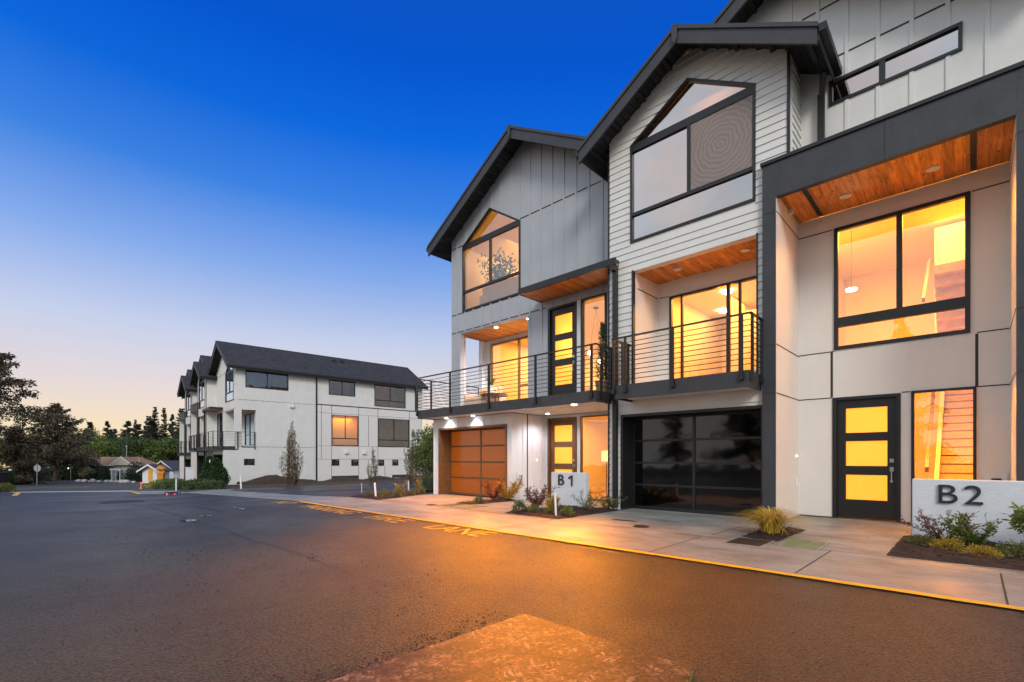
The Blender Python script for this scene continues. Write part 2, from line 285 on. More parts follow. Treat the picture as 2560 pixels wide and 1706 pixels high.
class MB:
    """collects shapes in frame coordinates and links them as one mesh object"""
    def __init__(s, fr=NEAR): s.v = []; s.f = []; s.fr = fr; s.mats = []
    def mi(s, m):
        if m not in s.mats: s.mats.append(m)
        return s.mats.index(m)
    def add(s, vs, fs, m):
        b = len(s.v); s.v += [Vector(p) for p in vs]; k = s.mi(m); s.f += [([b + i for i in f], k) for f in fs]; return s
    def box(s, x0, x1, y0, y1, z0, z1, m):
        return s.add([(x, y, z) for x in (x0, x1) for y in (y0, y1) for z in (z0, z1)], [(0, 1, 3, 2), (4, 6, 7, 5), (0, 4, 5, 1), (2, 3, 7, 6), (0, 2, 6, 4), (1, 5, 7, 3)], m)
    def prism(s, loops, ax, a0, a1, m):
        """loops: [outer, hole, ...] of 2-D points; ax 'y': (x,z), 'x': (y,z), 'z': (x,y)"""
        def P(q, a): return (q[0], a, q[1]) if ax == 'y' else ((a, q[0], q[1]) if ax == 'x' else (q[0], q[1], a))
        if len(loops) == 1 and len(loops[0]) == 4: tri = [(0, 1, 2, 3)]
        else: tri = tessellate_polygon([[Vector((q[0], q[1], 0)) for q in lp] for lp in loops])
        flat = [q for lp in loops for q in lp]; n = len(flat)
        vs = [P(q, a0) for q in flat] + [P(q, a1) for q in flat]; fs = [tuple(t) for t in tri] + [tuple(i + n for i in reversed(t)) for t in tri]
        k = 0
        for lp in loops:
            L = len(lp)
            for i in range(L): a, b = k + i, k + (i + 1) % L; fs.append((a, b, b + n, a + n))
            k += L
        return s.add(vs, fs, m)
    def tube(s, p0, p1, r, m, n=8, r1=None):
        p0, p1 = Vector(p0), Vector(p1); d = (p1 - p0); r1 = r if r1 is None else r1
        if d.length < 1e-6: return s
        d.normalize(); u = d.orthogonal().normalized(); w = d.cross(u)
        ring = lambda p, rr: [p + (u * math.cos(2 * math.pi * i / n) + w * math.sin(2 * math.pi * i / n)) * rr for i in range(n)]
        return s.add(ring(p0, r) + ring(p1, r1), [(i, (i + 1) % n, n + (i + 1) % n, n + i) for i in range(n)] + [tuple(reversed(range(n))), tuple(range(n, 2 * n))], m)
    def lathe(s, c, prof, m, n=20):
        vs = [(c[0] + r * math.cos(2 * math.pi * i / n), c[1] + r * math.sin(2 * math.pi * i / n), c[2] + z) for r, z in prof for i in range(n)]
        fs = [(k * n + i, k * n + (i + 1) % n, (k + 1) * n + (i + 1) % n, (k + 1) * n + i) for k in range(len(prof) - 1) for i in range(n)]
        fs += [tuple(reversed(range(n))), tuple(range((len(prof) - 1) * n, len(prof) * n))]
        return s.add(vs, fs, m)
    def ball(s, c, r, m, sq=(1, 1, 1), n=12, jit=0):
        vs = []; fs = []
        for j in range(n // 2 + 1):
            for i in range(n):
                t = math.pi * j / (n // 2); a = 2 * math.pi * i / n; q = Vector((math.sin(t) * math.cos(a), math.sin(t) * math.sin(a), math.cos(t)))
                k = 1 + jit * noise.noise(q * 2.3 + Vector(c)); vs.append((c[0] + q.x * r * sq[0] * k, c[1] + q.y * r * sq[1] * k, c[2] + q.z * r * sq[2] * k))
        for j in range(n // 2):
            for i in range(n): fs.append((j * n + i, (j + 1) * n + i, (j + 1) * n + (i + 1) % n, j * n + (i + 1) % n))
        return s.add(vs, fs, m)
    def build(s, name, parent=None, label=None, cat=None, group=None, kind=None, L=None, smooth=False, bevel=0, recalc=True):
        me = bpy.data.meshes.new(name)
        if parent is not None: fr, L0 = ORG[parent.name]
        else: fr, L0 = s.fr, Vector(L if L is not None else (0, 0, 0))
        o0 = fr.loc(L0)
        me.from_pydata([fr.loc(p) - o0 for p in s.v], [], [f for f, k in s.f])
        for m in s.mats: me.materials.append(MT[m])
        for p, (f, k) in zip(me.polygons, s.f): p.material_index = k; p.use_smooth = smooth
        if recalc:
            bm = bmesh.new(); bm.from_mesh(me)
            if smooth: bmesh.ops.remove_doubles(bm, verts=bm.verts, dist=1e-5)
            bmesh.ops.recalc_face_normals(bm, faces=bm.faces); bm.to_mesh(me); bm.free()
        o = bpy.data.objects.new(name, me); COL.objects.link(o)
        if parent is not None: o.parent = parent
        else: o.location = fr.world(L0); o.rotation_euler = (0, 0, fr.rot)
        ORG[o.name] = (fr, L0)
        if bevel:
            b = o.modifiers.new('bevel', 'BEVEL'); b.width = bevel; b.segments = 2; b.limit_method = 'ANGLE'
        props(o, label, cat, group, kind); return o
def copy_tree(o, parent=None):
    c = o.copy(); COL.objects.link(c); c.parent = parent
    for ch in list(o.children): copy_tree(ch, c)
    return c

# --- walls ---------------------------------------------------------------
def rect(x0, x1, z0, z1): return [(x0, z0), (x1, z0), (x1, z1), (x0, z1)]
def pent(x0, x1, z0, z1, xa, za): return [(x0, z0), (x1, z0), (x1, z1), (xa, za), (x0, z1)]
def cuts(loops, axis, c):
    """intervals where the line (axis 0: u=c, axis 1: v=c) runs inside outer minus holes"""
    xs = []
    for lp in loops:
        for i in range(len(lp)):
            a, b = lp[i], lp[(i + 1) % len(lp)]
            if (a[axis] - c) * (b[axis] - c) < 0:
                t = (c - a[axis]) / (b[axis] - a[axis]); xs.append(a[1 - axis] + t * (b[1 - axis] - a[1 - axis]))
    xs.sort(); return [(xs[i], xs[i + 1]) for i in range(0, len(xs) - 1, 2)]
class Face:
    """a wall plane; d is the distance out of the wall"""
    def __init__(s, plane, a, out): s.plane, s.a, s.out = plane, a, out
    def p(s, u, v, d): return (u, s.a + s.out * d, v) if s.plane == 'y' else (s.a + s.out * d, u, v)
    def box(s, mb, u0, u1, v0, v1, d0, d1, m):
        mb.add([s.p(u, v, d) for u in (u0, u1) for v in (v0, v1) for d in (d0, d1)], [(0, 1, 3, 2), (4, 6, 7, 5), (0, 4, 5, 1), (2, 3, 7, 6), (0, 2, 6, 4), (1, 5, 7, 3)], m)
def wall(parent, F, outer, holes, m, style=None, step=.41, u0=0, joints=(), th=.18, name='wall', vjoints=(), jdash=False, label=None, bt=.019):
    mb = MB(ORG[parent.name][0]); loops = [outer] + list(holes)
    mb.prism(loops, F.plane, F.a, F.a - F.out * th, m)
    us = [q[0] for q in outer]; vs = [q[1] for q in outer]
    bx = []
    if style == 'batten':
        u = u0 + math.ceil((min(us) - u0) / step) * step
        while u < max(us) - .03:
            for a, b in cuts(loops, 0, u + .0007):
                if b - a > .06: F.box(mb, u - .03, u + .03, a + .002, b - .002, 0, bt, m)
            bx.append(u); u += step
    if style == 'lap':
        v = min(vs)
        while v < max(vs):
            for a, b in cuts(loops, 1, v + .05):
                if b - a > .03:
                    top = min(v + .155, max(vs))
                    mb.add([F.p(u_, v_, d_) for u_, v_, d_ in ((a, v, 0), (b, v, 0), (a, v, .022), (b, v, .022), (a, top + .003, .003), (b, top + .003, .003), (a, top + .003, 0), (b, top + .003, 0))],
                           [(0, 1, 3, 2), (2, 3, 5, 4), (4, 5, 7, 6), (0, 2, 4, 6), (1, 7, 5, 3)], m)
            v += .155
    for v, a0, a1 in joints:
        for a, b in cuts(loops, 1, v + .0003):
            a, b = max(a, a0), min(b, a1)
            if b - a < .03: continue
            if style == 'batten':
                e = [a] + [x for x in bx if a < x < b] + [b]
                for i in range(len(e) - 1):
                    if e[i + 1] - e[i] > .12: F.box(mb, e[i] + .034, e[i + 1] - .034, v - .012, v + .012, 0, .012, 'joint')
            else: F.box(mb, a + .004, b - .004, v - .010, v + .010, 0, .004, 'joint')
    for u, v0, v1, wd in vjoints: F.box(mb, u - wd / 2, u + wd / 2, v0, v1, 0, .005, 'joint')
    return mb.build(name, parent, label)

def window(parent, F, loop, gmat, bars=(), mull=(), fw=.055, depth=.06, name='window', panes=None, fm='black', label=None):
    """frame follows the loop; bars: horizontal (v, thickness[,u0,u1]), mull: vertical (u, thickness, v0, v1)"""
    mb = MB(ORG[parent.name][0])
    cx = sum(q[0] for q in loop) / len(loop); cz = sum(q[1] for q in loop) / len(loop)
    n = len(loop); inner = []
    area = sum(loop[i][0] * loop[(i + 1) % n][1] - loop[(i + 1) % n][0] * loop[i][1] for i in range(n)); sg = 1 if area > 0 else -1
    for i in range(n):
        a, b, c = Vector(loop[i - 1]), Vector(loop[i]), Vector(loop[(i + 1) % n])
        e1 = (b - a).normalized(); e2 = (c - b).normalized(); n1 = Vector((-e1.y, e1.x)) * sg; n2 = Vector((-e2.y, e2.x)) * sg
        k = (n1 + n2); k = k / max(.2, k.dot(n1)); inner.append(tuple(b + k * fw))
    mb.prism([loop, inner], F.plane, F.a + F.out * .03, F.a - F.out * depth, fm)
    us = [q[0] for q in inner]
    for b in bars:
        v, t = b[0], b[1]
        for a, c in cuts([inner], 1, v):
            if len(b) > 2: a, c = max(a, b[2]), min(c, b[3])
            F.box(mb, a - .002, c + .002, v - t / 2, v + t / 2, -.05, .026, fm)
    for u, t, v0, v1 in mull: F.box(mb, u - t / 2, u + t / 2, v0, v1, -.048, .022, fm)
    w = mb.build(name, parent, label)
    g = MB(ORG[parent.name][0])
    tri = tessellate_polygon([[Vector((q[0], q[1], 0)) for q in inner]])
    g.add([F.p(q[0], q[1], -.02) for q in inner], [tuple(t) for t in tri], gmat); g.build('pane', w, recalc=False)
    return w
def door(parent, F, u0, u1, v0, v1, lit=True, ov=.10, handle=True, fm='black', scale=1.0):
    """dark slab door with three stacked lights"""
    mb = MB(ORG[parent.name][0]); fo = rect(u0, u1, v0, v1); fi = rect(u0 + .07, u1 - .06, v0 - .001, v1 - .06)
    mb.prism([[(u0, v0), (u0 + .07, v0), (u0 + .07, v1 - .06), (u1 - .06, v1 - .06), (u1 - .06, v0), (u1, v0), (u1, v1), (u0, v1)]], F.plane, F.a + F.out * .02, F.a - F.out * .12, fm)
    mb.build('door_frame', parent)
    H = (v1 - v0) / 2.43; a, b = u0 + .072, u1 - .062; mb = MB(ORG[parent.name][0]); gl = []
    g0, g1 = a + (b - a) * .155, b - (b - a) * .15
    for z0, z1 in ((.38, .87), (1.05, 1.54), (1.71, 2.2)): gl.append(rect(g0, g1, v0 + z0 * H, v0 + z1 * H))
    mb.prism([rect(a, b, v0 + .02, v1 - .062)] + gl, F.plane, F.a - F.out * .05, F.a - F.out * .095, fm)
    d = mb.build('door', parent)
    for g in gl:
        q = MB(ORG[parent.name][0]); F.box(q, g[0][0] - .004, g[1][0] + .004, g[0][1] - .004, g[2][1] + .004, -.08, -.068, 'lite' if lit else 'glassdark'); q.build('glass_light', d)
    if handle:
        q = MB(ORG[parent.name][0]); hx = b - .075
        F.box(q, hx - .032, hx + .032, v0 + 1.12, v0 + 1.19, -.05, -.035, 'steel'); q.build('deadbolt', d); q = MB(ORG[parent.name][0]); F.box(q, hx - .03, hx + .03, v0 + .95, v0 + 1.03, -.05, -.035, 'steel')
        q.tube(F.p(hx, v0 + .97, -.01), F.p(hx, v0 + .76, -.01), .009, 'steel'); F.box(q, hx - .018, hx + .018, v0 + .74, v0 + .78, -.05, .0, 'steel'); F.box(q, hx - .012, hx + .012, v0 + .975, v0 + 1.0, -.04, .0, 'steel')
        q.build('handle', d)
    return d
def garage(parent, F, u0, u1, vt, gm, fm, jm):
    fr = ORG[parent.name][0]
    mb = MB(fr); D = .42
    mb.prism([[(u0, 0), (u0 + .06, 0), (u0 + .06, vt - .06), (u1 - .06, vt - .06), (u1 - .06, 0), (u1, 0), (u1, vt), (u0, vt)]], F.plane, F.a + F.out * .035, F.a - F.out * (D + .1), jm)
    mb.build('garage_frame', parent)
    a, b, t = u0 + .062, u1 - .062, vt - .062
    mb = MB(fr); y = -D; um = (a + b) / 2; rows = [.06 + i * (t - .08) / 4 for i in range(5)]
    hol = []
    for i in range(4):
        for x0, x1 in ((a + .06, um - .03), (um + .03, b - .06)): hol.append(rect(x0, x1, rows[i] + .025, rows[i + 1] - .025))
    mb.prism([rect(a, b, .008, t)] + hol, F.plane, F.a - F.out * D, F.a - F.out * (D + .05), fm)
    for r in rows[1:4]: F.box(mb, a + .003, b - .003, r - .004, r + .004, -D, -D + .006, 'black')
    d = mb.build('garage_door', parent)
    for h in hol:
        q = MB(fr); F.box(q, h[0][0] - .003, h[1][0] + .003, h[0][1] - .003, h[2][1] + .003, -D - .03, -D - .022, gm); q.build('glass_panel', d)
    return d
def gable_roof(parent, xr, zt, x0, x1, y0, y1, s=.585, raf=4, bt=.22, eaves=(1, 1)):
    fr = ORG[parent.name][0]
    Z = lambda x: zt - s * abs(x - xr)
    mb = MB(fr); th = .10
    mb.prism([[(x0, Z(x0)), (xr, zt), (x1, Z(x1)), (x1, Z(x1) - th), (xr, zt - th), (x0, Z(x0) - th)]], 'y', y0 + .06, y1, 'shingle')
    # shingle edge caps on the ridge
    mb.prism([[(xr - .14, Z(xr - .14) + .004), (xr, zt + .03), (xr + .14, Z(xr + .14) + .004), (xr, zt - .002)]], 'y', y0 + .02, y1, 'shingle')
    r = mb.build('roof', parent)
    mb = MB(fr)
    def band(t0, t1, ya, yb, e=0):
        mb.prism([[(x0 - e, Z(x0 - e) - t0), (xr, zt - t0), (x1 + e, Z(x1 + e) - t0), (x1 + e, Z(x1 + e) - t1), (xr, zt - t1), (x0 - e, Z(x0 - e) - t1)]], 'y', ya, yb, 'charcoal')
    band(-.005, .075, y0 - .03, y0 + .058, .02); band(.0751, .36, y0, y0 + .05)
    mb.prism([[(xr - .07, zt - .0), (xr + .07, zt - .0), (xr + .055, zt - .30), (xr, zt - .41), (xr - .055, zt - .30)]], 'y', y0 - .045, y0 - .032, 'charcoal')
    mb.build('fascia', r)
    mb = MB(fr); band(-.005, .075, y1 - .05, y1 + .03, .02); band(.0751, .36, y1 - .04, y1); mb.build('fascia', r)
    for k, x in enumerate((x0, x1)):
        if not eaves[k]: continue
        sg = -1 if k == 0 else 1; mb = MB(fr); mb.box(min(x, x + sg * .02), max(x, x + sg * .02), y0 + .06, y1 - .06, Z(x) - .26, Z(x) - .01, 'charcoal')
        mb.box(min(x + sg * .022, x + sg * .13), max(x + sg * .022, x + sg * .13), y0 + .02, y1, Z(x) - .15, Z(x) - .02, 'black'); mb.build('gutter', r)
    for sg in (-1, 1):
        half = (xr - x0) if sg < 0 else (x1 - xr)
        for i in range(raf + 1):
            xx = xr + sg * half * (i + .6) / (raf + .9); z = Z(xx) - th; mb = MB(fr); mb.box(xx - .035, xx + .035, y0 + .055, y0 + .9, z - .035 - s * .035, z - s * .035 - .002, 'soffit_dark'); mb.build('rafter_tail', r)
    return r
def railing(parent, pts, posts, z0, zt, bars=9, name='railing'):
    """horizontal-bar steel railing along a polyline (x,y)"""
    fr = ORG[parent.name][0]; mb = MB(fr)
    for (a, b) in zip(pts[:-1], pts[1:]):
        dx, dy = b[0] - a[0], b[1] - a[1]; L = math.hypot(dx, dy); nx, ny = -dy / L, dx / L; ux, uy = dx / L, dy / L
        def bar(zc, h, w, e=0):
            q = []
            for t, sgn in ((-e, -1), (-e, 1), (L + e, -1), (L + e, 1)):
                for z in (zc - h / 2, zc + h / 2): q.append((a[0] + ux * t + nx * sgn * w / 2, a[1] + uy * t + ny * sgn * w / 2, z))
            mb.add(q, [(0, 1, 3, 2), (4, 6, 7, 5), (0, 4, 5, 1), (2, 3, 7, 6), (0, 2, 6, 4), (1, 5, 7, 3)], 'black')
        bar(zt, .030, .050, .02)
        for i in range(bars): bar(z0 + .10 + i * (zt - z0 - .12) / bars, .014, .014)
    r = mb.build(name, parent)
    for (x, y, zb) in posts:
        q = MB(fr); q.box(x - .022, x + .022, y - .026, y + .026, zb, zt - .016, 'black'); q.box(x - .038, x + .038, y - .034, y + .034, zb, zb + .09, 'black'); q.build('post', r)
    return r
def lamp_disc(parent, x, y, z, m, r=.075):
    mb = MB(ORG[parent.name][0]); mb.lathe((x, y, z - .022), [(r * .2, 0), (r * .86, 0), (r * .86, .004)], m, 20); mb.lathe((x, y, z - .018), [(r * .9, -.002), (r, .002), (r, .018)], 'white', 20)
    return mb.build('downlight', parent)
def area(x, y, z, w, h, power, col, rot=(0, 0, 0), fr=NEAR, spread=180):
    l = bpy.data.lights.new('lamp_or_fill_light', 'AREA'); l.shape = 'RECTANGLE'; l.size = w; l.size_y = h; l.energy = power; l.color = col; l.spread = R(spread)
    o = bpy.data.objects.new('lamp_or_fill_light', l); COL.objects.link(o); o.location = fr.world((x, y, z)); o.rotation_euler = rot; return o
def spot(x, y, z, power, col, ang=110, blend=.6, rot=(0, 0, 0), r=.06):
    l = bpy.data.lights.new('lamp_or_fill_light', 'SPOT'); l.energy = power; l.color = col; l.spot_size = R(ang); l.spot_blend = blend; l.shadow_soft_size = r
    o = bpy.data.objects.new('lamp_or_fill_light', l); COL.objects.link(o); o.location = (x, y, z); o.rotation_euler = rot; return o
def point(x, y, z, power, col, r=.06):
    l = bpy.data.lights.new('lamp_or_fill_light', 'POINT'); l.energy = power; l.color = col; l.shadow_soft_size = r
    o = bpy.data.objects.new('lamp_or_fill_light', l); COL.objects.link(o); o.location = (x, y, z); return o
def room(parent, x0, x1, y0, y1, z0, z1, wm='roomwall', fm='roomfloor', front=None):
    """closed interior shell without its street side"""
    mb = MB(ORG[parent.name][0]); t = .05
    mb.box(x0, x1, y1, y1 + t, z0, z1, wm); mb.box(x0 - t, x0, y0, y1, z0, z1, wm); mb.box(x1, x1 + t, y0, y1, z0, z1, wm)
    mb.box(x0, x1, y0, y1, z1, z1 + t, wm); mb.box(x0, x1, y0, y1, z0 - t, z0, fm)
    return mb.build('room_shell', parent)
WARM = (1, .47, .10)
mat('brown_room', (.22, .12, .07), .8, var=.5, vscale=1.5)
# ------------------------------------------------------------------ end townhouse
def unit_end(fr, label, near):
    up, lo = ('grey', 'greywhite_lit') if near else ('cream', 'cream')
    t = thing('townhouse', label, 'townhouse', (-9.87, 10.06, 0), fr, 'townhouses of the near row' if near else 'townhouses of the far row')
    X0, XR, XC, XE = -13.35, -6.41, -9.87, 27.2
    s = .585; zt = 11.0; Zw = lambda x: zt - .115 - s * abs(x - XC)
    # ground floor
    F = Face('y', 10.06, -1)
    wall(t, F, rect(X0, -9.65, 0, 2.53), [rect(-13.04, -9.83, -.001, 2.22)] if 0 else [], lo, 'batten') if 0 else None
    wall(t, F, [(X0, 0), (-13.04, 0), (-13.04, 2.22), (-9.83, 2.22), (-9.83, 0), (-9.65, 0), (-9.65, 2.53), (X0, 2.53)], [], lo, 'batten', .41, -13.30)
    garage(t, F, -13.04, -9.83, 2.22, 'amber_glass' if near else 'glass_black', 'brownwood' if near else 'black', 'brownwood' if near else 'black')
    Fs = Face('x', -9.65, 1)
    wall(t, Fs, rect(10.242, 11.62, 0, 2.53), [], lo, 'batten', .41, 10.15, vjoints=[(10.74, 0, 2.53, .045)])
    Fb = Face('y', 11.62, -1)
    wall(t, Fb, [(-9.65, 0), (-9.59, 0), (-9.59, 2.45), (-8.48, 2.45), (-8.48, 0), (-8.34, 0), (-8.34, 2.45), (-7.3, 2.45), (-7.3, 0), (-6.45, 0), (-6.45, 2.53), (-9.65, 2.53)], [], lo)
    door(t, Fb, -9.588, -8.482, .01, 2.448, near, fm='brownwood' if near else 'black')
    window(t, Fb, rect(-8.338, -7.302, .02, 2.448), 'glass' if near else 'glass_far', fm='brownwood' if near else 'black', fw=.04)
    # side of the house
    S = Face('x', X0, -1)
    if near:
        holes = [rect(11.35, 12.15, 2.95, 5.62)]
        wall(t, S, [(10.242, 0), (XE, 0), (XE, Zw(X0)), (11.032, Zw(X0)), (11.032, 2.53), (10.242, 2.53)], holes, lo)
    else:
        zz = lambda zm: (zm + .8) / 1.05; A = lambda a: 10.06 + a
        W = {k: rect(A(a0), A(a1), zz(b0), zz(b1)) for k, (a0, a1, b0, b1) in dict(w1=(1.48, 4.64, 6.75, 8.12), w2=(7.97, 10.34, 6.75, 8.05), w3=(12.2, 15.42, 6.05, 8.05), w4=(8.2, 10.59, 2.31, 5.0),
             w5=(12.52, 15.77, 2.28, 4.95), p=(1.22, 2.22, 2.05, 5.0), s0=(1.38, 2.12, .69, 1.18), s1=(8.2, 8.84, .58, 1.13), s2=(9.94, 10.58, .55, 1.1), s3=(12.53, 13.11, .53, 1.08), s4=(13.96, 14.58, .53, 1.08)).items()}
        # the rear part is clad in smooth panels and stands 12 cm proud up to the third floor
        wall(t, S, [(10.242, 0), (A(6.98), 0), (A(6.98), zz(5.80)), (XE, zz(5.80)), (XE, Zw(X0)), (11.032, Zw(X0)), (11.032, 2.53), (10.242, 2.53)], [W['w1'], W['w2'], W['w3'], W['p'], W['s0']], 'cream', 'batten', .41, 10.1, bt=.009,
             joints=[(zz(5.76), 0, A(6.9)), (zz(2.12), 0, A(6.9))])
        P = Face('x', X0 - .10, -1); pz = lambda a: zz(a)
        J = [(A(u), pz(b0), pz(b1), .035) for u, b0, b1 in ((7.29, 1.15, 5.78), (8.17, -.8, 5.78), (10.63, -.8, 5.78), (11.58, 2.3, 5.05), (12.49, -.8, 5.78), (15.80, 1.1, 5.78), (11.55, -.8, 1.1), (13.2, -.4, .5))]
        wall(t, P, rect(A(6.98), XE, 0, zz(5.78)), [W[k] for k in ('w4', 'w5', 's1', 's2', 's3', 's4')], 'panelwall', vjoints=J,
             joints=[(zz(5.12), 0, 99), (zz(2.29), 0, 99), (zz(1.13), 0, 99)], name='panel_wall')
        mb = MB(fr); P.box(mb, A(6.98), XE, zz(5.79), zz(5.86), -.1, .03, 'black'); mb.build('band', t)
        for a0, a1, z0, z1 in ((8.2, 10.6, -.8, -.32), (13.95, 15.8, -.62, -.35)): mb = MB(fr); P.box(mb, A(a0), A(a1), zz(z0), zz(z1), .002, .03, 'charcoal'); mb.build('plinth', t)
        h = lambda k: (W[k][0][0] + W[k][1][0]) / 2
        for k in ('w1', 'w2', 'w3'):
            w = W[k]; lowbar = [(w[0][1] + .55, .07)] if k == 'w3' else []
            window(t, S, w, 'glass_far', bars=lowbar, mull=[(h(k), .06, w[0][1] + (.58 if k == 'w3' else .04), w[2][1] - .04)])
        for k in ('w4', 'w5'):
            w = W[k]; window(t, P, w, 'glass_far', bars=[(w[0][1] + .62, .08)], mull=[(h(k), .06, w[0][1] + .65, w[2][1] - .04)])
        window(t, S, W['s0'], 'glass_far')
        for k in ('s1', 's2', 's3', 's4'): window(t, P, W[k], 'glass_far')
        # wall vents, downpipes
        for F_, a, z in ((S, 4.89, 5.52), (P, 9.46, 1.76), (P, 11.12, 1.73)):
            mb = MB(fr); F_.box(mb, A(a) - .16, A(a) + .16, zz(z) - .16, zz(z) + .16, .002, .05, 'white'); F_.box(mb, A(a) - .14, A(a) + .14, zz(z) - .12, zz(z) + .13, .05, .2, 'white'); mb.build('wall_vent', t)
        for a, zl, F_ in ((6.9, 0, S), (16.5, zz(5.86), S)):
            mb = MB(fr); F_.box(mb, A(a) - .05, A(a) + .05, zl, Zw(X0) - .35, .02, .10, 'black'); mb.tube(F_.p(A(a), Zw(X0) - .36, .06), F_.p(A(a), Zw(X0) - .1, .45), .045, 'black'); mb.build('downpipe', t)
        # inner walls; both warm lights are added to tint the panes
        mb = MB(fr); mb.box(X0 + .9, X0 + .95, A(7.9), A(11.0), 2.7, 5.5, 'roomwall'); mb.box(X0 + .2, X0 + .95, A(7.85), A(7.9), 2.7, 5.5, 'roomwall'); mb.box(X0 + .2, X0 + .95, A(11), A(11.05), 2.7, 5.5, 'roomwall')
        for a0, a1, b0, b1 in ((1.2, 4.9, 6.9, 8.9), (7.7, 10.6, 6.9, 8.9), (11.9, 15.7, 6.2, 8.9), (12.2, 16.0, 2.8, 5.6)): mb.box(X0 + 1.6, X0 + 1.65, A(a0), A(a1), b0, b1, 'brown_room')
        mb.box(X0 + .2, X0 + .95, A(7.9), A(11), 5.5, 5.55, 'roomwall'); mb.build('inner_wall', t)
        area(X0 + .9, A(8.6), 8.75, .8, 13, 16, (1, .5, .22), (0, 0, 0), fr)
        area(X0 + .5, A(9.4), 5.4, .5, 2.0, 45, (1, .33, .01), (0, 0, 0), fr)  # added light, imitates an orange reflection in the pane
    # plain rear and party walls keep daylight out
    mb = MB(fr); mb.prism([[(X0, 0), (XR + .02, 0), (XR + .02, Zw(XR)), (XC, Zw(XC)), (X0, Zw(X0))]], 'y', XE - .001, XE + .15, up)
    mb.box(XR - .02, XR + .04, 11.9, XE, 0, 8.8, up)
    mb.box(XR - .02, XR + .0, 11.65, 11.9, 2.85, 8.8, up); mb.build('rear_wall', t)
    # upper front wall, board and batten
    F = Face('y', 10.85, -1)
    top = [(X0, 2.6), (XR, 2.6), (XR, Zw(XR)), (XC, Zw(XC)), (X0, Zw(X0))]
    wp = pent(-12.74, -10.03, 6.25, 8.50, -11.385, 9.37); dr = rect(-8.94, -7.92, 2.88, 5.56); sl = rect(-7.76, -6.95, 2.88, 5.56); po = rect(-12.87, -9.73, 2.88, 5.54)
    jn = [(8.55, X0, XR), (6.23, X0, -9.95), (5.60, X0, -9.0)]
    wall(t, F, top, [po, dr, sl, wp], up, 'batten', .425, -9.64, joints=jn)
    if near:
        mb = MB(fr)
        F.box(mb, X0, -9.73, 2.9, 5.5, 0, 0, up) if 0 else None
        F.box(mb, -9.24, -9.15, 2.9, 5.77, .002, .024, up); F.box(mb, -7.90, -7.78, 2.9, 5.55, -.06, .022, 'greywhite_lit'); F.box(mb, -6.93, -6.85, 2.9, 5.72, .002, .024, up); mb.build('trim', t)
    window(t, F, wp, 'glass' if near else 'glass_far', bars=[(8.46, .17), (6.92, .075)], mull=[(-11.37, .07, 6.95, 8.38)])
    door(t, F, -8.938, -7.922, 2.90, 5.558, near)
    window(t, F, sl, 'glass' if near else 'glass_far')
    # porch behind the wall
    mb = MB(fr); pm = 'greywhite_lit' if near else 'cream'
    mb.box(-9.73, -9.65, 11.03, 12.3, 2.88, 5.54, pm); mb.box(X0 + .18, -9.65, 10.9, 12.3, 2.80, 2.885, 'concretewall')
    mb.box(X0 + .001, X0 + .17, 10.851, 11.0, 2.9, 5.54, pm); mb.build('porch_wall', t)
    Fp = Face('y', 12.3, -1)
    pw = rect(-12.85, -9.95, 2.92, 5.40)
    wall(t, Fp, rect(-13.2, -9.65, 2.8, 6.0), [pw], pm, 'batten', .42, -12.95)
    window(t, Fp, pw, 'glass' if near else 'glass_far', bars=[(3.75, .06, -11.45, -9.95)], mull=[(-11.45, .07, 2.95, 5.37)], fm='brownwood' if near else 'black')
    mb = MB(fr); mb.box(-13.17, -9.74, 11.03, 12.3, 5.545, 5.60, 'cedar'); mb.build('porch_ceiling', t)
    for x in (-11.37, -9.95): lamp_disc(t, x, 11.12, 5.545, 'paleglow' if near else 'offlamp')
    # deck over the garage
    yd = 9.43
    mb = MB(fr); mb.box(X0, -6.36, yd, 10.85, 2.62, 2.80, 'charcoal'); mb.box(X0 + .06, -6.40, yd + .06, 10.04, 2.545, 2.62, 'white')
    mb.box(X0, -6.34, yd - .03, yd - .001, 2.53, 2.80, 'charcoal'); mb.box(-6.359, -6.335, yd, 10.08, 2.53, 2.80, 'charcoal'); mb.box(X0 - .025, X0 - .001, yd, 10.84, 2.53, 2.8, 'charcoal')
    mb.box(-9.60, -6.5, 10.04, 11.6, 2.54, 2.62, 'white')
    b = mb.build('deck', t)
    mb = MB(fr); mb.box(-8.01, -7.995, yd - .034, yd - .030, 2.53, 2.8, 'joint'); mb.build('seam', b); mb = MB(fr); mb.box(-11.56, -11.545, yd - .034, yd - .030, 2.53, 2.8, 'joint'); mb.build('seam', b)
    posts = [(x, yd - .06, 2.62) for x in (-13.32, -11.6, -9.88, -8.14, -6.42)] + [(-6.30, 9.60, 2.62), (-6.30, 10.02, 2.62), (X0 - .05, 10.0, 2.62), (X0 - .05, 11.0, 2.62), (X0 - .05, 12.2, 2.62)]
    railing(t, [(X0 - .05, 12.24), (X0 - .05, yd - .06), (-6.30, yd - .06), (-6.30, 10.07)], posts, 2.80, 3.86)
    # canopy over the upper door
    mb = MB(fr); mb.box(-9.19, -6.12, 9.93, 10.83, 5.84, 5.93, 'charcoal'); mb.box(-9.21, -6.10, 9.86, 9.929, 5.79, 5.95, 'black'); mb.box(-9.21, -9.191, 9.93, 10.83, 5.79, 5.95, 'black')
    c = mb.build('canopy', t)
    mb = MB(fr); mb.box(-9.18, -6.12, 9.935, 10.82, 5.80, 5.838, 'cedar'); mb.build('canopy_lining', c)
    mb = MB(fr); mb.box(-6.23, -6.13, 9.96, 10.06, .05, 5.79, 'black'); mb.box(-6.23, -6.13, 9.86, 9.959, 5.66, 5.785, 'black'); mb.build('downpipe', t)
    gable_roof(t, XC, zt, XC - 3.98, XC + 3.50, 10.2, 27.7, s, eaves=(1, 0))
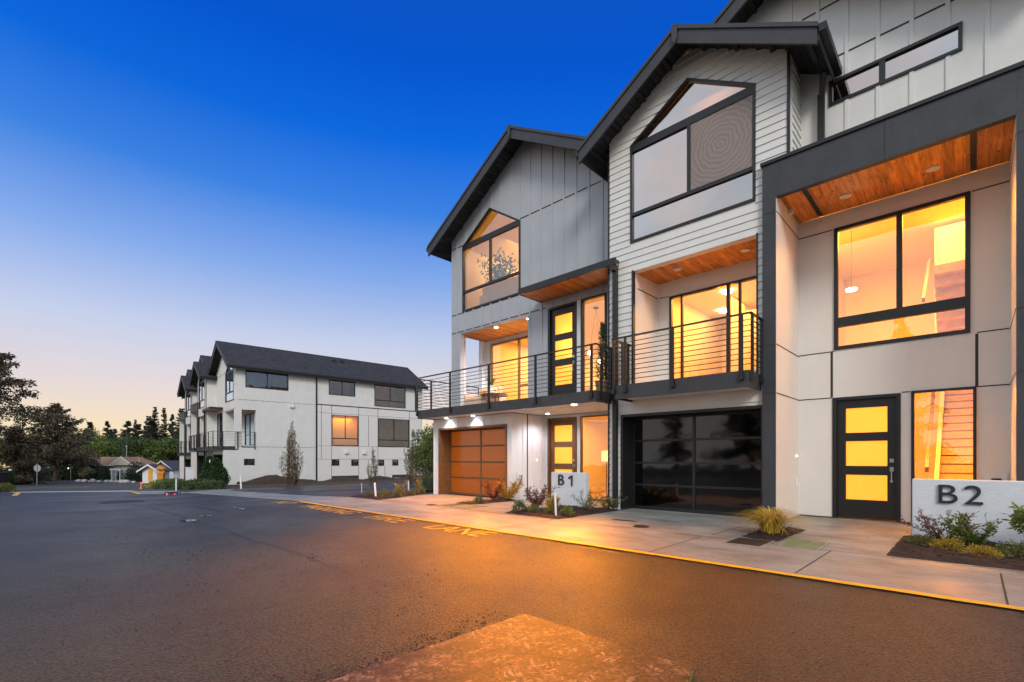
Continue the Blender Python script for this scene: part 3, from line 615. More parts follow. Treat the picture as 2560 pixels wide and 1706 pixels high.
    if not near:
        for y, x in ((19.5, XC - 1.0), (20.3, XC - .9)):
            mb = MB(fr); z = zt - s * abs(x - XC); mb.box(x - .15, x + .15, y - .15, y + .15, z - .05, z + .16, 'black'); mb.build('roof_vent', t)
    return t
# ------------------------------------------------------------------ townhouse with the bump gable and the dark portal
def unit_mid(fr, label, near):
    g = 'townhouses of the near row' if near else 'townhouses of the far row'
    t = thing('townhouse', label, 'townhouse', (-2.9, 10.06, 0), fr, g)
    G = 'glass' if near else 'glass_far'
    s = .6; Zb = lambda x: 10.13 - .115 - s * abs(x + 4.45)
    F = Face('y', 10.1, -1)
    po = rect(-5.74, -3.06, 2.88, 5.58); wp = pent(-5.82, -3.08, 6.25, 8.53, -4.45, 9.38)
    wall(t, F, [(-6.4, 0), (-6.07, 0), (-6.07, 2.25), (-2.92, 2.25), (-2.92, 0), (-2.71, 0), (-2.71, 6.70), (-2.5, 6.70), (-2.5, Zb(-2.5)), (-4.45, Zb(-4.45)), (-6.4, Zb(-6.4))], [po, wp], 'cream', 'lap')
    mb = MB(fr); mb.box(-6.425, -6.385, 10.07, 10.12, 0, Zb(-6.4) - .05, 'black'); mb.box(-2.53, -2.485, 10.065, 10.11, 6.83, Zb(-2.5) - .02, 'black')
    mb.box(-5.775, -5.735, 10.065, 10.16, 2.87, 5.60, 'black'); mb.box(-3.065, -3.035, 10.065, 10.16, 2.87, 5.60, 'black'); mb.build('corner_trim', t)
    garage(t, F, -6.07, -2.92, 2.25, 'glass_black', 'black', 'black')
    window(t, F, wp, 'glass_mirror' if near else 'glass_far', bars=[(8.44, .17), (6.90, .075)], mull=[(-4.42, .075, 6.94, 8.36)])
    if near:
        mb = MB(fr); F.box(mb, -4.38, -3.14, 6.95, 8.35, .004, .008, 'insect_screen'); mb.build('insect_screen', t)
    Fs = Face('x', -2.5, 1); wall(t, Fs, rect(10.28, 10.89, 6.8, Zb(-2.5) + .0), [], 'cream', 'lap')
    mb = MB(fr); mb.box(-6.44, -6.401, 10.12, 11.9, 0, 8.80, 'cream'); mb.box(-2.97, -2.705, 10.29, 11.8, .0, 6.69, 'cream'); mb.build('side_wall', t)
    # porch over the garage
    mb = MB(fr); mb.box(-5.82, -5.745, 10.28, 11.3, 2.86, 5.58, 'panelwall'); mb.box(-3.055, -2.98, 10.28, 11.3, 2.86, 5.58, 'panelwall'); mb.box(-5.82, -2.98, 10.1, 11.3, 2.80, 2.878, 'concretewall')
    mb.box(-5.743, -5.739, 10.29, 11.29, 5.21, 5.235, 'joint'); mb.build('porch_wall', t)
    Fp = Face('y', 11.3, -1); so = rect(-5.43, -3.08, 2.90, 5.20)
    wall(t, Fp, rect(-5.82, -2.98, 2.86, 6.0), [so], 'panelwall', joints=[(5.22, -5.7, -5.45)])
    window(t, Fp, so, G, mull=[(-5.12, .05, 2.94, 5.16), (-4.03, .075, 2.94, 5.16), (-3.78, .05, 2.94, 5.16)], name='sliding_door')
    mb = MB(fr); mb.box(-5.74, -3.06, 10.28, 11.3, 5.583, 5.63, 'cedar'); mb.build('porch_ceiling', t)
    for x in (-4.95, -3.46): lamp_disc(t, x, 10.68, 5.583, 'offlamp', .09)
    # balcony
    mb = MB(fr); yb = 9.38
    mb.box(-5.76, -3.01, yb + .02, 10.08, 2.64, 2.84, 'charcoal'); mb.box(-5.70, -3.06, yb + .06, 10.07, 2.565, 2.64, 'panelwall')
    mb.box(-5.79, -2.98, yb - .01, yb + .019, 2.53, 2.84, 'charcoal'); mb.box(-5.79, -5.761, yb + .02, 10.08, 2.53, 2.84, 'charcoal'); mb.box(-3.009, -2.98, yb + .02, 10.08, 2.53, 2.84, 'charcoal')
    mb.build('balcony', t)
    railing(t, [(-5.83, 10.07), (-5.83, yb - .05), (-2.94, yb - .05), (-2.94, 10.07)], [(x, yb - .05, 2.66) for x in (-5.80, -5.51, -4.42, -3.09)] + [(-2.94, yb + .06, 2.66), (-2.94, 9.98, 2.66), (-5.83, 9.75, 2.66), (-5.83, 10.0, 2.66)], 2.84, 3.87)
    gable_roof(t, -4.45, 10.13, -6.88, -1.93, 9.5, 11.4, s, raf=3)
    # main gable wall above the portal
    sm = .585; zt = 11.0; Zw = lambda x: zt - .115 - sm * abs(x + 2.9)
    F = Face('y', 10.89, -1); hw = rect(-2.01, -.14, 7.95, 8.42)
    hj = [(8.85, -2.5, .6), (9.9, -2.5, .6)]
    wall(t, F, [(-2.5, 6.7), (.6, 6.7), (.6, Zw(.6)), (-2.9, Zw(-2.9)), (-6.4, Zw(-6.4)), (-6.4, 8.5), (-2.5, 8.5)], [hw], 'cream', 'batten', .47, -1.73, joints=hj)
    window(t, F, hw, 'glass_mirror' if near else 'glass_far', mull=[(-1.20, .09, 7.99, 8.38)], name='transom_window')
    gable_roof(t, -2.9, zt, -6.40, .95, 10.25, 27.7, sm, eaves=(0, 1))
    mb = MB(fr); mb.box(-2.18, -2.07, 10.76, 10.86, 6.84, 8.2, 'black'); mb.tube((-2.12, 10.81, 8.17), (-2.02, 10.5, 8.42), .05, 'black'); mb.build('downpipe', t)
    # portal
    mb = MB(fr); y = 9.98
    mb.box(-2.93, -2.70, y, 10.09, .05, 6.79, 'charcoal'); mb.box(.435, .67, y, 11.6, .05, 6.79, 'charcoal'); mb.box(-2.699, .434, y, 10.10, 6.14, 6.79, 'charcoal')
    mb.box(-2.93, .67, 10.101, 10.88, 6.70, 6.79, 'charcoal')
    mb.box(-2.96, .70, y - .035, 10.20, 6.792, 6.855, 'black'); mb.build('portal', t)
    mb = MB(fr)
    for z in (5.87, 3.36, 2.46):
        for a, b in ((-2.93, -2.70), (.435, .67)): mb = MB(fr); mb.box(a, b, y - .003, y - .0005, z - .008, z + .008, 'joint'); mb.build('seam', t)
    mb = MB(fr); mb.box(-1.075, -1.06, y - .003, y - .0005, 6.14, 6.79, 'joint'); mb.build('seam', t)
    # entry recess
    Fl = Face('x', -2.69, 1); jl = [(z, 0, 99) for z in (5.87, 3.37, 2.45)]
    wall(t, Fl, rect(10.0, 11.62, .03, 6.2), [], 'panelwall', joints=jl, th=.005 + .003)
    Frr = Face('x', .432, -1); wall(t, Frr, rect(10.0, 11.62, .03, 6.2), [], 'panelwall', joints=jl, th=.002)
    Fb = Face('y', 11.62, -1); bw = rect(-2.06, -.05, 3.41, 5.88)
    vj = [(-2.10, 2.46, 3.38, .04), (.03, 2.46, 3.38, .04)]
    wall(t, Fb, [(-2.69, .03), (-2.09, .03), (-2.09, 2.45), (-1.0, 2.45), (-1.0, .03), (-.85, .03), (-.85, 2.47), (.03, 2.47), (.03, .03), (.434, .03), (.434, 6.2), (-2.69, 6.2)], [bw], 'panelwall', vjoints=vj,
         joints=[(3.39, -2.69, -2.06), (2.45, -2.69, -2.10), (5.87, -2.69, -2.08), (5.87, -.03, .43), (3.40, .03, .43), (2.46, .03, .43), (2.46, -.99, -.86)])
    door(t, Fb, -2.088, -1.002, .02, 2.448, near)
    window(t, Fb, rect(-.848, .028, .03, 2.468), G, fw=.045)
    window(t, Fb, bw, G if not near else 'glass_half2', bars=[(3.96, .19)], mull=[(-1.02, .09, 4.03, 5.85)], fw=.07)
    mb = MB(fr); mb.box(-2.69, -.0 - 2.32, 10.10, 11.62, 6.205, 6.25, 'cedar'); mb.box(-2.24, -.05, 10.10, 11.62, 6.205, 6.25, 'cedar'); mb.box(.03, .43, 10.10, 11.62, 6.205, 6.25, 'cedar')
    mb.box(-2.319, -2.241, 10.10, 11.62, 6.215, 6.25, 'black'); mb.box(-.049, .029, 10.10, 11.62, 6.215, 6.25, 'black'); c = mb.build('soffit', t)
    for x in (-1.77, -.51): lamp_disc(t, x, 11.0, 6.205, 'offlamp', .095)
    mb = MB(fr); mb.box(-2.685, -2.65, 11.33, 11.42, .62, .80, 'white'); mb.build('outlet_cover', t)
    mb = MB(fr); mb.box(.12, .40, 11.57, 11.615, .68, .96, 'white'); mb.lathe((.27, 11.55, .82), [(.06, -.06), (.075, 0), (.06, .06)], 'iron', 12); mb.build('meter_box', t)
    mb = MB(fr); mb.box(.6, .75, 10.89, 27.3, 0, 8.8, 'cream'); mb.prism([[(-6.4, 0), (.7, 0), (.7, Zw(.7)), (-2.9, Zw(-2.9)), (-6.4, Zw(-6.4))]], 'y', 27.2, 27.35, 'cream'); mb.build('rear_wall', t)
    return t
glass('glass_half2', .22, rcol=(.95, .88, .86))

end_near = unit_end(NEAR, 'grey end townhouse behind the B1 sign, with long deck and amber garage door', True)
mid_near = unit_mid(NEAR, 'cream lap sided townhouse behind the B2 sign, with black garage door and dark portal', True)
TH = R(-4.3)
FA = Fr((-40.99, 11.28, -.80), TH, -13.35, 10.06, 0, -1, 1.05)
end_far = unit_end(FA, 'cream end townhouse of the far building, whose long windowed side faces the driveway', False)
FB = Fr((-40.99, 11.28, -.86), TH, -13.35, 10.06, 0, -1, 1.05)
unit_mid(FB, 'cream townhouse second from the driveway in the far building, largely behind the corner balcony', False)
FC = Fr((-40.99, 11.28, -1.2), TH, -20.45, 10.06, 0, -1, 1.05)
unit_mid(FC, 'cream townhouse at the street end of the far building, nearest the wooden stand', False)

# ------------------------------------------------------------------ near interiors and lamps
t = end_near
room(t, -13.15, -6.5, 12.50, 17.0, 2.9, 5.75); room(t, -9.4, -6.5, 11.05, 12.50, 2.9, 5.75) if 0 else None
mb = MB(); mb.box(-9.60, -9.55, 11.05, 12.48, 2.9, 5.75, 'roomwall'); mb.box(-6.5, -6.45, 11.05, 12.5, 2.9, 5.75, 'roomwall'); mb.box(-9.55, -6.5, 11.05, 12.5, 5.75, 5.8, 'roomwall'); mb.box(-9.55, -6.5, 11.05, 12.5, 2.84, 2.89, 'roomfloor')
mb.build('foyer_wall', t)
mb = MB(); z1 = 8.3
mb.box(-13.1, -6.6, 15.6, 15.7, 6.1, 10.7, 'roomwall'); mb.box(-13.15, -13.1, 11.05, 15.6, 6.1, 8.7, 'roomwall'); mb.box(-9.3, -9.25, 11.05, 15.6, 6.1, 10.4, 'roomwall'); mb.box(-13.1, -6.6, 11.05, 15.6, 6.02, 6.1, 'roomfloor')
mb.prism([[(-13.1, 8.7), (-11.37, 9.75), (-9.25, 8.5), (-9.25, 8.6), (-11.37, 9.86), (-13.1, 8.8)]], 'y', 11.05, 15.6, 'roomwall')
mb.box(-13.1, -11.0, 13.6, 13.7, 6.1, 7.6, 'dark_room'); mb.build('bedroom_wall', t)
room(t, -9.7, -6.6, 11.82, 15.5, .02, 2.5)
mb = MB(); mb.box(-8.03, -7.98, 13.4, 13.43, 1.0, 1.75, 'picture'); mb.box(-8.1, -7.7, 15.4, 15.45, 1.0, 1.8, 'picture'); mb.build('picture_frame', t)
t2 = mid_near
room(t2, -5.9, -2.9, 11.5, 16.0, 2.9, 5.6)
mb = MB(); mb.box(-4.75, -4.7, 13.5, 16, 2.9, 5.6, 'roomwall'); mb.box(-4.7, -3.9, 13.45, 13.5, 2.9, 5.1, 'roomwall'); mb.build('partition', t2)
mb = MB(); mb.box(-5.95, -2.9, 10.35, 10.80, 6.1, 6.2, 'roomwall'); mb.box(-6.3, -2.6, 10.80, 10.86, 6.1, 9.9, 'roomwall'); mb.box(-2.4, .4, 11.9, 11.95, 7.2, 9.5, 'dark_room'); mb.build('attic_wall_and_backing', t2)  # the dark slab is a backing added behind the transom panes
room(t2, -2.66, .43, 11.82, 16.5, .03, 6.3)
# stairs of B2, running up and away
mb = MB()
for i in range(16):
    y = 12.6 + i * .235; z = .03 + i * .185; mb.box(-.52, .42, y, y + .25, z, z + .185, 'stairwood'); mb.box(-.52, .42, y - .025, y + .0, z + .155, z + .187, 'stairwood'); mb.box(-.52, .42, y - .003, y - .0005, z + .125, z + .153, 'brownwood')
mb.build('staircase', t2)
mb = MB(); mb.prism([[(12.4, .03), (12.6, .35), (16.4, 3.35), (16.4, 2.6), (13.0, .03)]], 'x', -.60, -.525, 'roomwall')
mb.build('stair_skirt', t2)
mb = MB(); mb.prism([[(12.35, .95), (12.35, 1.05), (14.9, 3.06), (14.9, 2.96)]], 'x', -.70, -.64, 'brownwood')
mb.prism([[(12.3, 4.25), (12.3, 4.34), (14.0, 5.6), (14.0, 5.5)]], 'x', -.74, -.69, 'brownwood')
for y in (12.6, 13.6, 14.6):
    z = .95 + (y - 12.35) * .788; mb.box(-.68, -.66, y, y + .03, z - .12, z, 'black')
mb.build('handrail', t2)
mb = MB(); mb.box(-.62, .42, 13.9, 13.95, 3.2, 6.2, 'roomwall'); mb.box(-2.65, -.64, 11.85, 14.6, 2.86, 3.0, 'roomwall') if 0 else None
for i in range(9): mb.box(-.55, .42, 13.6 - i * .2, 13.8 - i * .2, 3.3 + i * .17, 3.47 + i * .17, 'stairwood')
mb.build('upper_stairs', t2)

def alight(*a): return area(*a)
WC = (1, .44, .055); OR = (1, .28, .004)
alight(-11.3, 14.6, 5.70, 2.5, 2.5, 240, (1, .52, .12)); alight(-8.0, 12.4, 5.70, 1.6, 1.2, 75, WC)
alight(-11.3, 13.6, 9.2, 2.0, 2.0, 185, (1, .56, .17))
alight(-8.0, 13.0, 2.45, 2.2, 1.8, 110, WC)
alight(-4.5, 13.2, 5.55, 2.0, 2.4, 200, WC); alight(-4.2, 10.55, 9.3, .8, .3, 6, (1, .35, .03))
alight(-1.2, 13.1, 6.25, 2.2, 1.6, 330, WC); alight(-.9, 12.3, 2.8, 1.0, .6, 190, WC); spot(-.4, 12.1, 2.3, 160, OR, 110, .9, (R(-48), 0, R(10)), .2)  # the orange spot is added, to spill glow out of the sidelight
# lamps under the deck: two wash the garage wall, one stands over the entry
for x in (-12.45, -11.15):
    spot(x, 9.93, 2.53, 120, (.82, .9, 1), 130, .8); lamp_disc(end_near, x, 9.90, 2.545, 'paleglow', .07)
lamp_disc(end_near, -7.1, 9.62, 2.545, 'paleglow', .08); spot(-7.1, 9.60, 2.48, 1300, OR, 84, 1, (R(-68), 0, R(31)))
spot(-9.0, 10.9, 2.50, 110, (.9, .93, 1), 150, .8); lamp_disc(end_near, -9.0, 10.9, 2.54, 'paleglow', .07)
for x in (-11.37, -9.95): spot(x, 11.5, 5.50, 280, (.95, .96, 1), 150, .8)
for x in (-12.4, -10.4): spot(x, 9.6, 2.50, 560, OR, 130, .8, (R(-35), 0, R(10)))  # orange spots added beside the deck lamps for glow on the drive
spot(-11.2, 10.98, 5.40, 4500, OR, 52, 1, (R(-64), 0, R(45)), .12)  # orange spot added under the porch ceiling, aimed to make the road glow
spot(-1.1, 12.3, 5.9, 250, OR, 100, .8, (R(-50), 0, R(8)), .2)  # orange spot added in the stair room, shining out through the window
spot(-4.3, 11.8, 5.1, 250, OR, 100, .8, (R(-60), 0, R(20)), .2)  # orange spot added behind the slider, aimed out at the road
spot(-7.6, 10.1, 5.0, 60, (1, .5, .1), 150, .8, (R(180), 0, 0)) if 0 else None
# doorbell lights
for x, y, z, p in ((-2.672, 11.40, 1.27, mid_near), (-9.632, 11.16, 1.17, end_near)):
    mb = MB(); mb.box(x - .012, x + .004, y - .012, y + .012, z - .02, z + .02, 'bellglow'); mb.build('doorbell', p)
mb = MB(); mb.box(-9.648, -9.60, 11.26, 11.36, .55, .80, 'white'); mb.build('outlet_cover', end_near)
# ------------------------------------------------------------------ ground
def sheet(name, poly, dz, m, L=(0, 0, 0), kind='structure', label=None, cat=None, step=2.0, parent=None):
    bm = bmesh.new(); vs = [bm.verts.new((p[0], p[1], 0)) for p in poly]; bm.faces.new(vs)
    x0, x1 = min(p[0] for p in poly), max(p[0] for p in poly); x = math.ceil(x0 / step) * step
    bmesh.ops.triangulate(bm, faces=bm.faces[:])
    while x < x1 and x <= -12:
        bmesh.ops.bisect_plane(bm, geom=bm.verts[:] + bm.edges[:] + bm.faces[:], plane_co=(x, 0, 0), plane_no=(1, 0, 0)); x += step
    for v in bm.verts: v.co.z = terr(v.co.x) + dz
    bmesh.ops.recalc_face_normals(bm, faces=bm.faces)
    for f in bm.faces:
        if f.normal.z < 0: f.normal_flip()
    me = bpy.data.meshes.new(name); bm.to_mesh(me); bm.free(); me.materials.append(MT[m]); o = bpy.data.objects.new(name, me); COL.objects.link(o); props(o, label, cat, None, kind); return o
mat('soil', (.07, .065, .04), .95, var=.5, vscale=.6)
sheet('ground', [(-420, -160), (60, -160), (60, 260), (-420, 260)], -.03, 'soil', step=20)
sheet('road', [(-47, -.3), (-40, -1.2), (-24, -3), (-10, -14), (20, -14), (20, 5.66), (-26, 5.66), (-33.6, 4.6), (-36.4, 5.2), (-43.2, 0.2)], -.004, 'asphalt')
# crossing street beyond, far driveway between the buildings
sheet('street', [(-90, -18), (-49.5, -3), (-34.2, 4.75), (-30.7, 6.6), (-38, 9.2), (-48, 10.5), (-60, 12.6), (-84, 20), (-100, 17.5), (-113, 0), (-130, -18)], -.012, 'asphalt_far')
sheet('driveway', [(-27.0, 7.45), (-14.3, 7.46), (-16.2, 10.9), (-18.5, 30), (-30.5, 30), (-29.5, 13), (-29.9, 9.0)], -.006, 'asphalt')
sheet('sidewalk', [(-26.5, 5.66), (9, 5.66), (9, 7.5), (-12.4, 7.5), (-18.2, 7.25), (-26.7, 7.6), (-29.6, 8.7), (-29, 7.2)], .004, 'concrete')
sheet('apron', [(-13.3, 7.504), (9, 7.504), (9, 11.7), (-9.6, 11.7), (-9.6, 10.3), (-13.36, 10.3)], .004, 'concrete')
sheet('ramp', [(-33.5, 4.75), (-26.9, 4.1), (-25.5, 5.64), (-31, 6.2)], .006, 'concrete')
sheet('stop_bar', [(-43.6, .05), (-41.4, .25), (-32.7, 4.6), (-34.4, 4.85)], .010, 'linewhite')
sheet('kerb_strip', [(-43.5, -.3), (-42.9, -.3), (-34, 5.0), (-34.6, 5.1)], .006, 'concrete_far')
sheet('verge', [(-66, -2), (-58, -3), (-52, -2.0), (-50.6, .9), (-52, 1.8), (-61, 2.6), (-66, 1.2)], .0, 'lawn', kind='stuff')
sheet('far_sidewalk', [(-135, -16), (-114, 1.2), (-101.5, 17), (-84.5, 19.5), (-84.5, 20.6), (-103, 18.4), (-117, 1.5), (-138, -16)], .0, 'concrete_far')
sheet('centre_line', [(-75, -4.8), (-55, 5.2), (-54.6, 5.1), (-74.6, -4.9)], .0, 'yellow')
# a bank of soil under the far building, worn asphalt patch line, joints
def line(name, a, b, w, dz, m, kind='structure'):
    d = Vector((b[0] - a[0], b[1] - a[1], 0)).normalized(); n = Vector((-d.y, d.x, 0)) * w / 2
    return sheet(name, [(a[0] + n.x, a[1] + n.y), (b[0] + n.x, b[1] + n.y), (b[0] - n.x, b[1] - n.y), (a[0] - n.x, a[1] - n.y)], dz, m, kind=kind)
# yellow kerb line with worn edges
def yellow_line():
    vs = []; fs = []; x = -13.62; i = 0
    while x < 9:
        j = .012 * noise.noise((x * 3, 0, 0)); k = .012 * noise.noise((x * 4, 5, 0)); vs += [(x, 5.585 + j, .010), (x, 5.705 + k, .010)]
        if i: fs.append((2 * i - 2, 2 * i, 2 * i + 1, 2 * i - 1))
        x += .08; i += 1
    mb = MB(); mb.add(vs, fs, 'yellow'); mb.build('kerb_line', L=(0, 5.65, .0), kind='structure')
yellow_line()
line('edge_line', (-33.3, .22), (-40.3, .42), .22, .012, 'yellow'); line('edge_line', (-26.9, 4.06), (-33.2, 4.62), .14, .014, 'yellow')
for a, b in (((-9.2, 7.5), (-9.2, 5.7)), ((-3.07, 7.45), (-3.04, 5.72)), ((-1.36, 7.5), (-1.37, 5.75)), ((.2, 7.25), (.2, 5.72)), ((-6.0, 7.4), (-6.0, 5.72)), ((-13, 7.497), (3, 7.497)), ((-5.95, 8.9), (-2.7, 8.9)), ((-.9, 8.75), (-2.05, 8.75)), ((-3.0, 7.7), (-3.0, 10)), ((-12.4, 7.4), (-12.4, 5.72)), ((-16.2, 7.3), (-16.2, 5.72)), ((-20, 7.2), (-20, 5.72))):
    line('joint', a, b, .016, .0065, 'joint')

pts = [(-19 + i * .8, 2.5 + .035 * math.sin(i * 1.7) + (.0 if i < 12 else .05)) for i in range(21)]
for a, b in zip(pts[:-1], pts[1:]): line('seam', a, b, .014, .0035, 'seamdark')
line('crack', (-16.6, 2.9), (-14.9, 4.05), .03, .0035, 'joint'); line('crack', (-14.8, 3.26), (-12.2, 3.4), .025, .0035, 'joint')
mat('water', (.02, .02, .022), .03)
def puddle(x, y, a, b, sd):
    q = MB(); z = terr(x) + .004; q.add([(x + a * (1 + .3 * noise.noise((math.cos(i / 4), math.sin(i / 4), sd))) * math.cos(i * math.pi / 12), y + b * (1 + .5 * noise.noise((2 * math.cos(i / 4), 2 * math.sin(i / 4), sd))) * math.sin(i * math.pi / 12), z) for i in range(24)], [tuple(range(24))], 'water')
    q.build('puddle', kind='structure', L=(x, y, z))
puddle(-11.1, 2.45, .20, .14, 1); puddle(-11.75, 2.9, .12, .10, 2); puddle(-4.95, 8.35, .30, .07, 3); puddle(-12.9, 3.9, .5, .05, 4)
# letters
def text_mesh(s, size, ext, m, name):
    c = bpy.data.curves.new(name, 'FONT'); c.body = s; c.size = size; c.extrude = ext; o = bpy.data.objects.new(name, c); COL.objects.link(o)
    dg = bpy.context.evaluated_depsgraph_get(); me = bpy.data.meshes.new_from_object(o.evaluated_get(dg)); bpy.data.objects.remove(o); bpy.data.curves.remove(c)
    me.name = name; me.materials.clear(); me.materials.append(MT[m]); return me
def fit(me, x0, x1, y0, y1, z, M=lambda v: v):
    xs = [v.co.x for v in me.vertices]; ys = [v.co.y for v in me.vertices]; a, b, c, d = min(xs), max(xs), min(ys), max(ys)
    for v in me.vertices: v.co = M(Vector((x0 + (v.co.x - a) / (b - a) * (x1 - x0), y0 + (v.co.y - c) / (d - c) * (y1 - y0), z + v.co.z)))
for w, x0, x1 in (('NO', -14.1, -13.3), ('PARKING', -12.25, -9.87), ('FIRE', -9.06, -7.85), ('LANE', -7.0, -5.58)):
    me = text_mesh(w, 1, 0, 'yellow', 'painted_word'); xm = (x0 + x1) / 2; fit(me, x0 - xm, x1 - xm, -.24, .24, 0)
    o = bpy.data.objects.new('painted_word', me); COL.objects.link(o); o.location = (xm, 5.27, terr(xm) + .006); o['kind'] = 'structure'; o['label'] = 'yellow painted word ' + w + ' beside the kerb line'

# ------------------------------------------------------------------ planting beds, covers
def rv(rnd):
    while True:
        v = Vector((rnd.uniform(-1, 1), rnd.uniform(-1, 1), rnd.uniform(-1, 1)))
        if .05 < v.length < 1: return v.normalized()
def leaf(mb, p, d, n, L, w, m):
    d = d.normalized(); s = d.cross(n)
    if s.length < 1e-3: s = d.orthogonal()
    s = s.normalized() * w / 2; mb.add([p, p + d * L * .45 + s, p + d * L, p + d * L * .45 - s], [(0, 1, 2, 3)], m)
mat('chip', (.07, .028, .016), .85, var=.6, vscale=12)
def bed(poly, h=.045, label=None):
    xs = [p[0] for p in poly]; ys = [p[1] for p in poly]
    bm = bmesh.new(); vs = [bm.verts.new((p[0], p[1], 0)) for p in poly]; f = bm.faces.new(vs); bmesh.ops.triangulate(bm, faces=[f])
    for ax, lo, hi in ((0, min(xs), max(xs)), (1, min(ys), max(ys))):
        c = lo + .07
        while c < hi:
            bmesh.ops.bisect_plane(bm, geom=bm.verts[:] + bm.edges[:] + bm.faces[:], plane_co=(c, 0, 0) if ax == 0 else (0, c, 0), plane_no=(1, 0, 0) if ax == 0 else (0, 1, 0)); c += .07
    bmesh.ops.triangulate(bm, faces=bm.faces[:])
    for v in bm.verts:
        e = min(abs((Vector((b[0] - a[0], b[1] - a[1])).normalized()).cross(Vector((v.co.x - a[0], v.co.y - a[1])))) for a, b in zip(poly, poly[1:] + poly[:1]))
        k = min(1, e / .15); q = v.co.copy(); v.co.z = terr(q.x) + .008 + h * k * (.8 + .8 * noise.noise(q * 5)) + .018 * k * noise.noise(q * 22); v.co.x += .02 * noise.noise(q * 6); v.co.y += .025 * noise.noise(q * 7)
    for f in bm.faces:
        f.normal_update()
        if f.normal.z < 0: f.normal_flip()
    me = bpy.data.meshes.new('mulch'); bm.to_mesh(me); bm.free(); me.materials.append(MT['mulch']); o = bpy.data.objects.new('mulch', me); COL.objects.link(o); props(o, label, 'mulch bed', None, 'stuff')
    # loose chips
    mb = MB(); rnd = random.Random(int(xs[0] * 100)); x0, x1, y0, y1 = min(xs), max(xs), min(ys), max(ys)
    for i in range(int((x1 - x0) * (y1 - y0) * 260)):
        x, y = rnd.uniform(x0 + .04, x1 - .04), rnd.uniform(y0 + .04, y1 - .04)
        if len(cuts([poly], 0, x)) == 0 or not any(u0 + .05 < y < u1 - .03 for u0, u1 in cuts([poly], 0, x)): continue
        z = terr(x) + h * 1.0 + rnd.uniform(.0, .02); d = rv(rnd); d.z *= .35; leaf(mb, Vector((x, y, z)), d, Vector((0, 0, 1)) + rv(rnd) * .6, rnd.uniform(.03, .08), rnd.uniform(.008, .02), rnd.choice(('mulch', 'chip', 'chip')))
    c = mb.build('bark_chips', kind='stuff', label='bark chips on ' + label if label else None, recalc=False); c.parent = o
    return o
bed([(-14.35, 7.5), (-12.55, 7.45), (-13.38, 9.9), (-15.2, 10.4)], label='dark mulch bed at the driveway corner left of the amber garage')
bed([(-10.15, 8.35), (-9.45, 8.35), (-9.45, 10.0), (-9.66, 10.25), (-10.15, 9.95)], label='narrow mulch bed between amber garage drive and B1 walk')
bed([(-7.55, 7.58), (-5.97, 7.58), (-5.97, 9.95), (-7.55, 9.85)], label='mulch bed around the B1 sign')
bed([(-2.62, 7.9), (-2.08, 7.62), (-2.05, 9.35), (-2.62, 9.4)], label='small mulch bed with the golden grass clump')
bed([(-.80, 7.58), (4, 7.58), (4, 9.7), (-.80, 9.7)], label='mulch bed in front of the B2 sign')
def cover(x0, x1, y0, y1, m, label, cat='utility cover'):
    t = thing('utility_cover', label, cat, ((x0 + x1) / 2, (y0 + y1) / 2, .004))
    mb = MB(); mb.prism([rect(x0 - .035, x1 + .035, y0 - .035, y1 + .035), rect(x0, x1, y0, y1)], 'z', .005, .016, 'concretewall' if 0 else 'concrete'); mb.build('collar', t)
    mb = MB(); mb.box(x0 + .004, x1 - .004, y0 + .004, y1 - .004, .006, .019, m); mb.box((x0 + x1) / 2 - .03, (x0 + x1) / 2 + .03, y1 - .06, y1 - .04, .019, .022, 'iron'); mb.build('lid', t)
cover(-2.58, -2.12, 7.10, 7.68, 'boxblack', 'black rectangular utility cover in the pavement below the golden grass clump')
cover(-1.95, -1.52, 7.42, 8.06, 'plastic_green', 'olive green rectangular utility cover right of the golden grass clump')
cover(-9.42, -8.92, 7.66, 8.36, 'plastic_green', 'olive green rectangular utility cover left of the B1 sign bed')
cover(-10.02, -9.55, 7.62, 8.2, 'boxblack', 'dark utility cover at the tip of the narrow bed before the amber garage')
def manhole(x, y, r, label):
    z = terr(x); mb = MB(); mb.lathe((x, y, .005 + z), [(r, 0), (r, .012), (r * .9, .014), (r * .88, .006), (r * .3, .006)], 'iron', 24)
    for i in range(-3, 4): mb.box(x - r * .7, x + r * .7, y + i * r * .22 - .006, y + i * r * .22 + .006, z + .011, z + .017, 'iron')
    mb.build('manhole_cover', L=(x, y, .0), label=label, cat='manhole cover')
manhole(-4.28, 7.78, .14, 'small round iron cover in the pavement before the black garage door')
manhole(-19.4, 2.5, .55, 'wide round manhole cover in the road toward the street')
manhole(-10.2, 7.62, .14, 'small round iron cover in the pavement before the amber garage door')

# signs
def numeral_sign(nm, x0, x1, y0, y1, h, chars, label):
    t = thing('sign_wall', label, 'house sign', ((x0 + x1) / 2, (y0 + y1) / 2, 0))
    mb = MB(); mb.box(x0, x1, y0, y1, -.02, h, 'concretewall'); mb.build('slab', t, bevel=.012)
    for ch, a, b, z0, z1 in chars:
        fr, L0 = ORG[t.name]
        if ch == '1':
            q = MB(); q.prism([[(b - .036, z0), (b, z0), (b, z1), (b - .026, z1), (a, z1 - .055), (a, z1 - .095), (b - .036, z1 - .055)]], 'y', y0 - .034, y0 - .010, 'numeral'); o = q.build('letter', t); continue
        me = text_mesh(ch, 1, .012, 'numeral', 'letter'); fit(me, a, b, z0, z1, 0, lambda v: Vector((v.x - L0.x, y0 - .022 - v.z - L0.y, v.y - L0.z))); o = bpy.data.objects.new('letter', me); COL.objects.link(o); o.parent = t; ORG[o.name] = ORG[t.name]
        q = MB()
        for z in (z0 + .02, z1 - .02): q.tube((((a + b) / 2) - .02, y0 - .036, z), (((a + b) / 2) - .02, y0 + .005, z), .005, 'steel')
        q.build('screw', o)
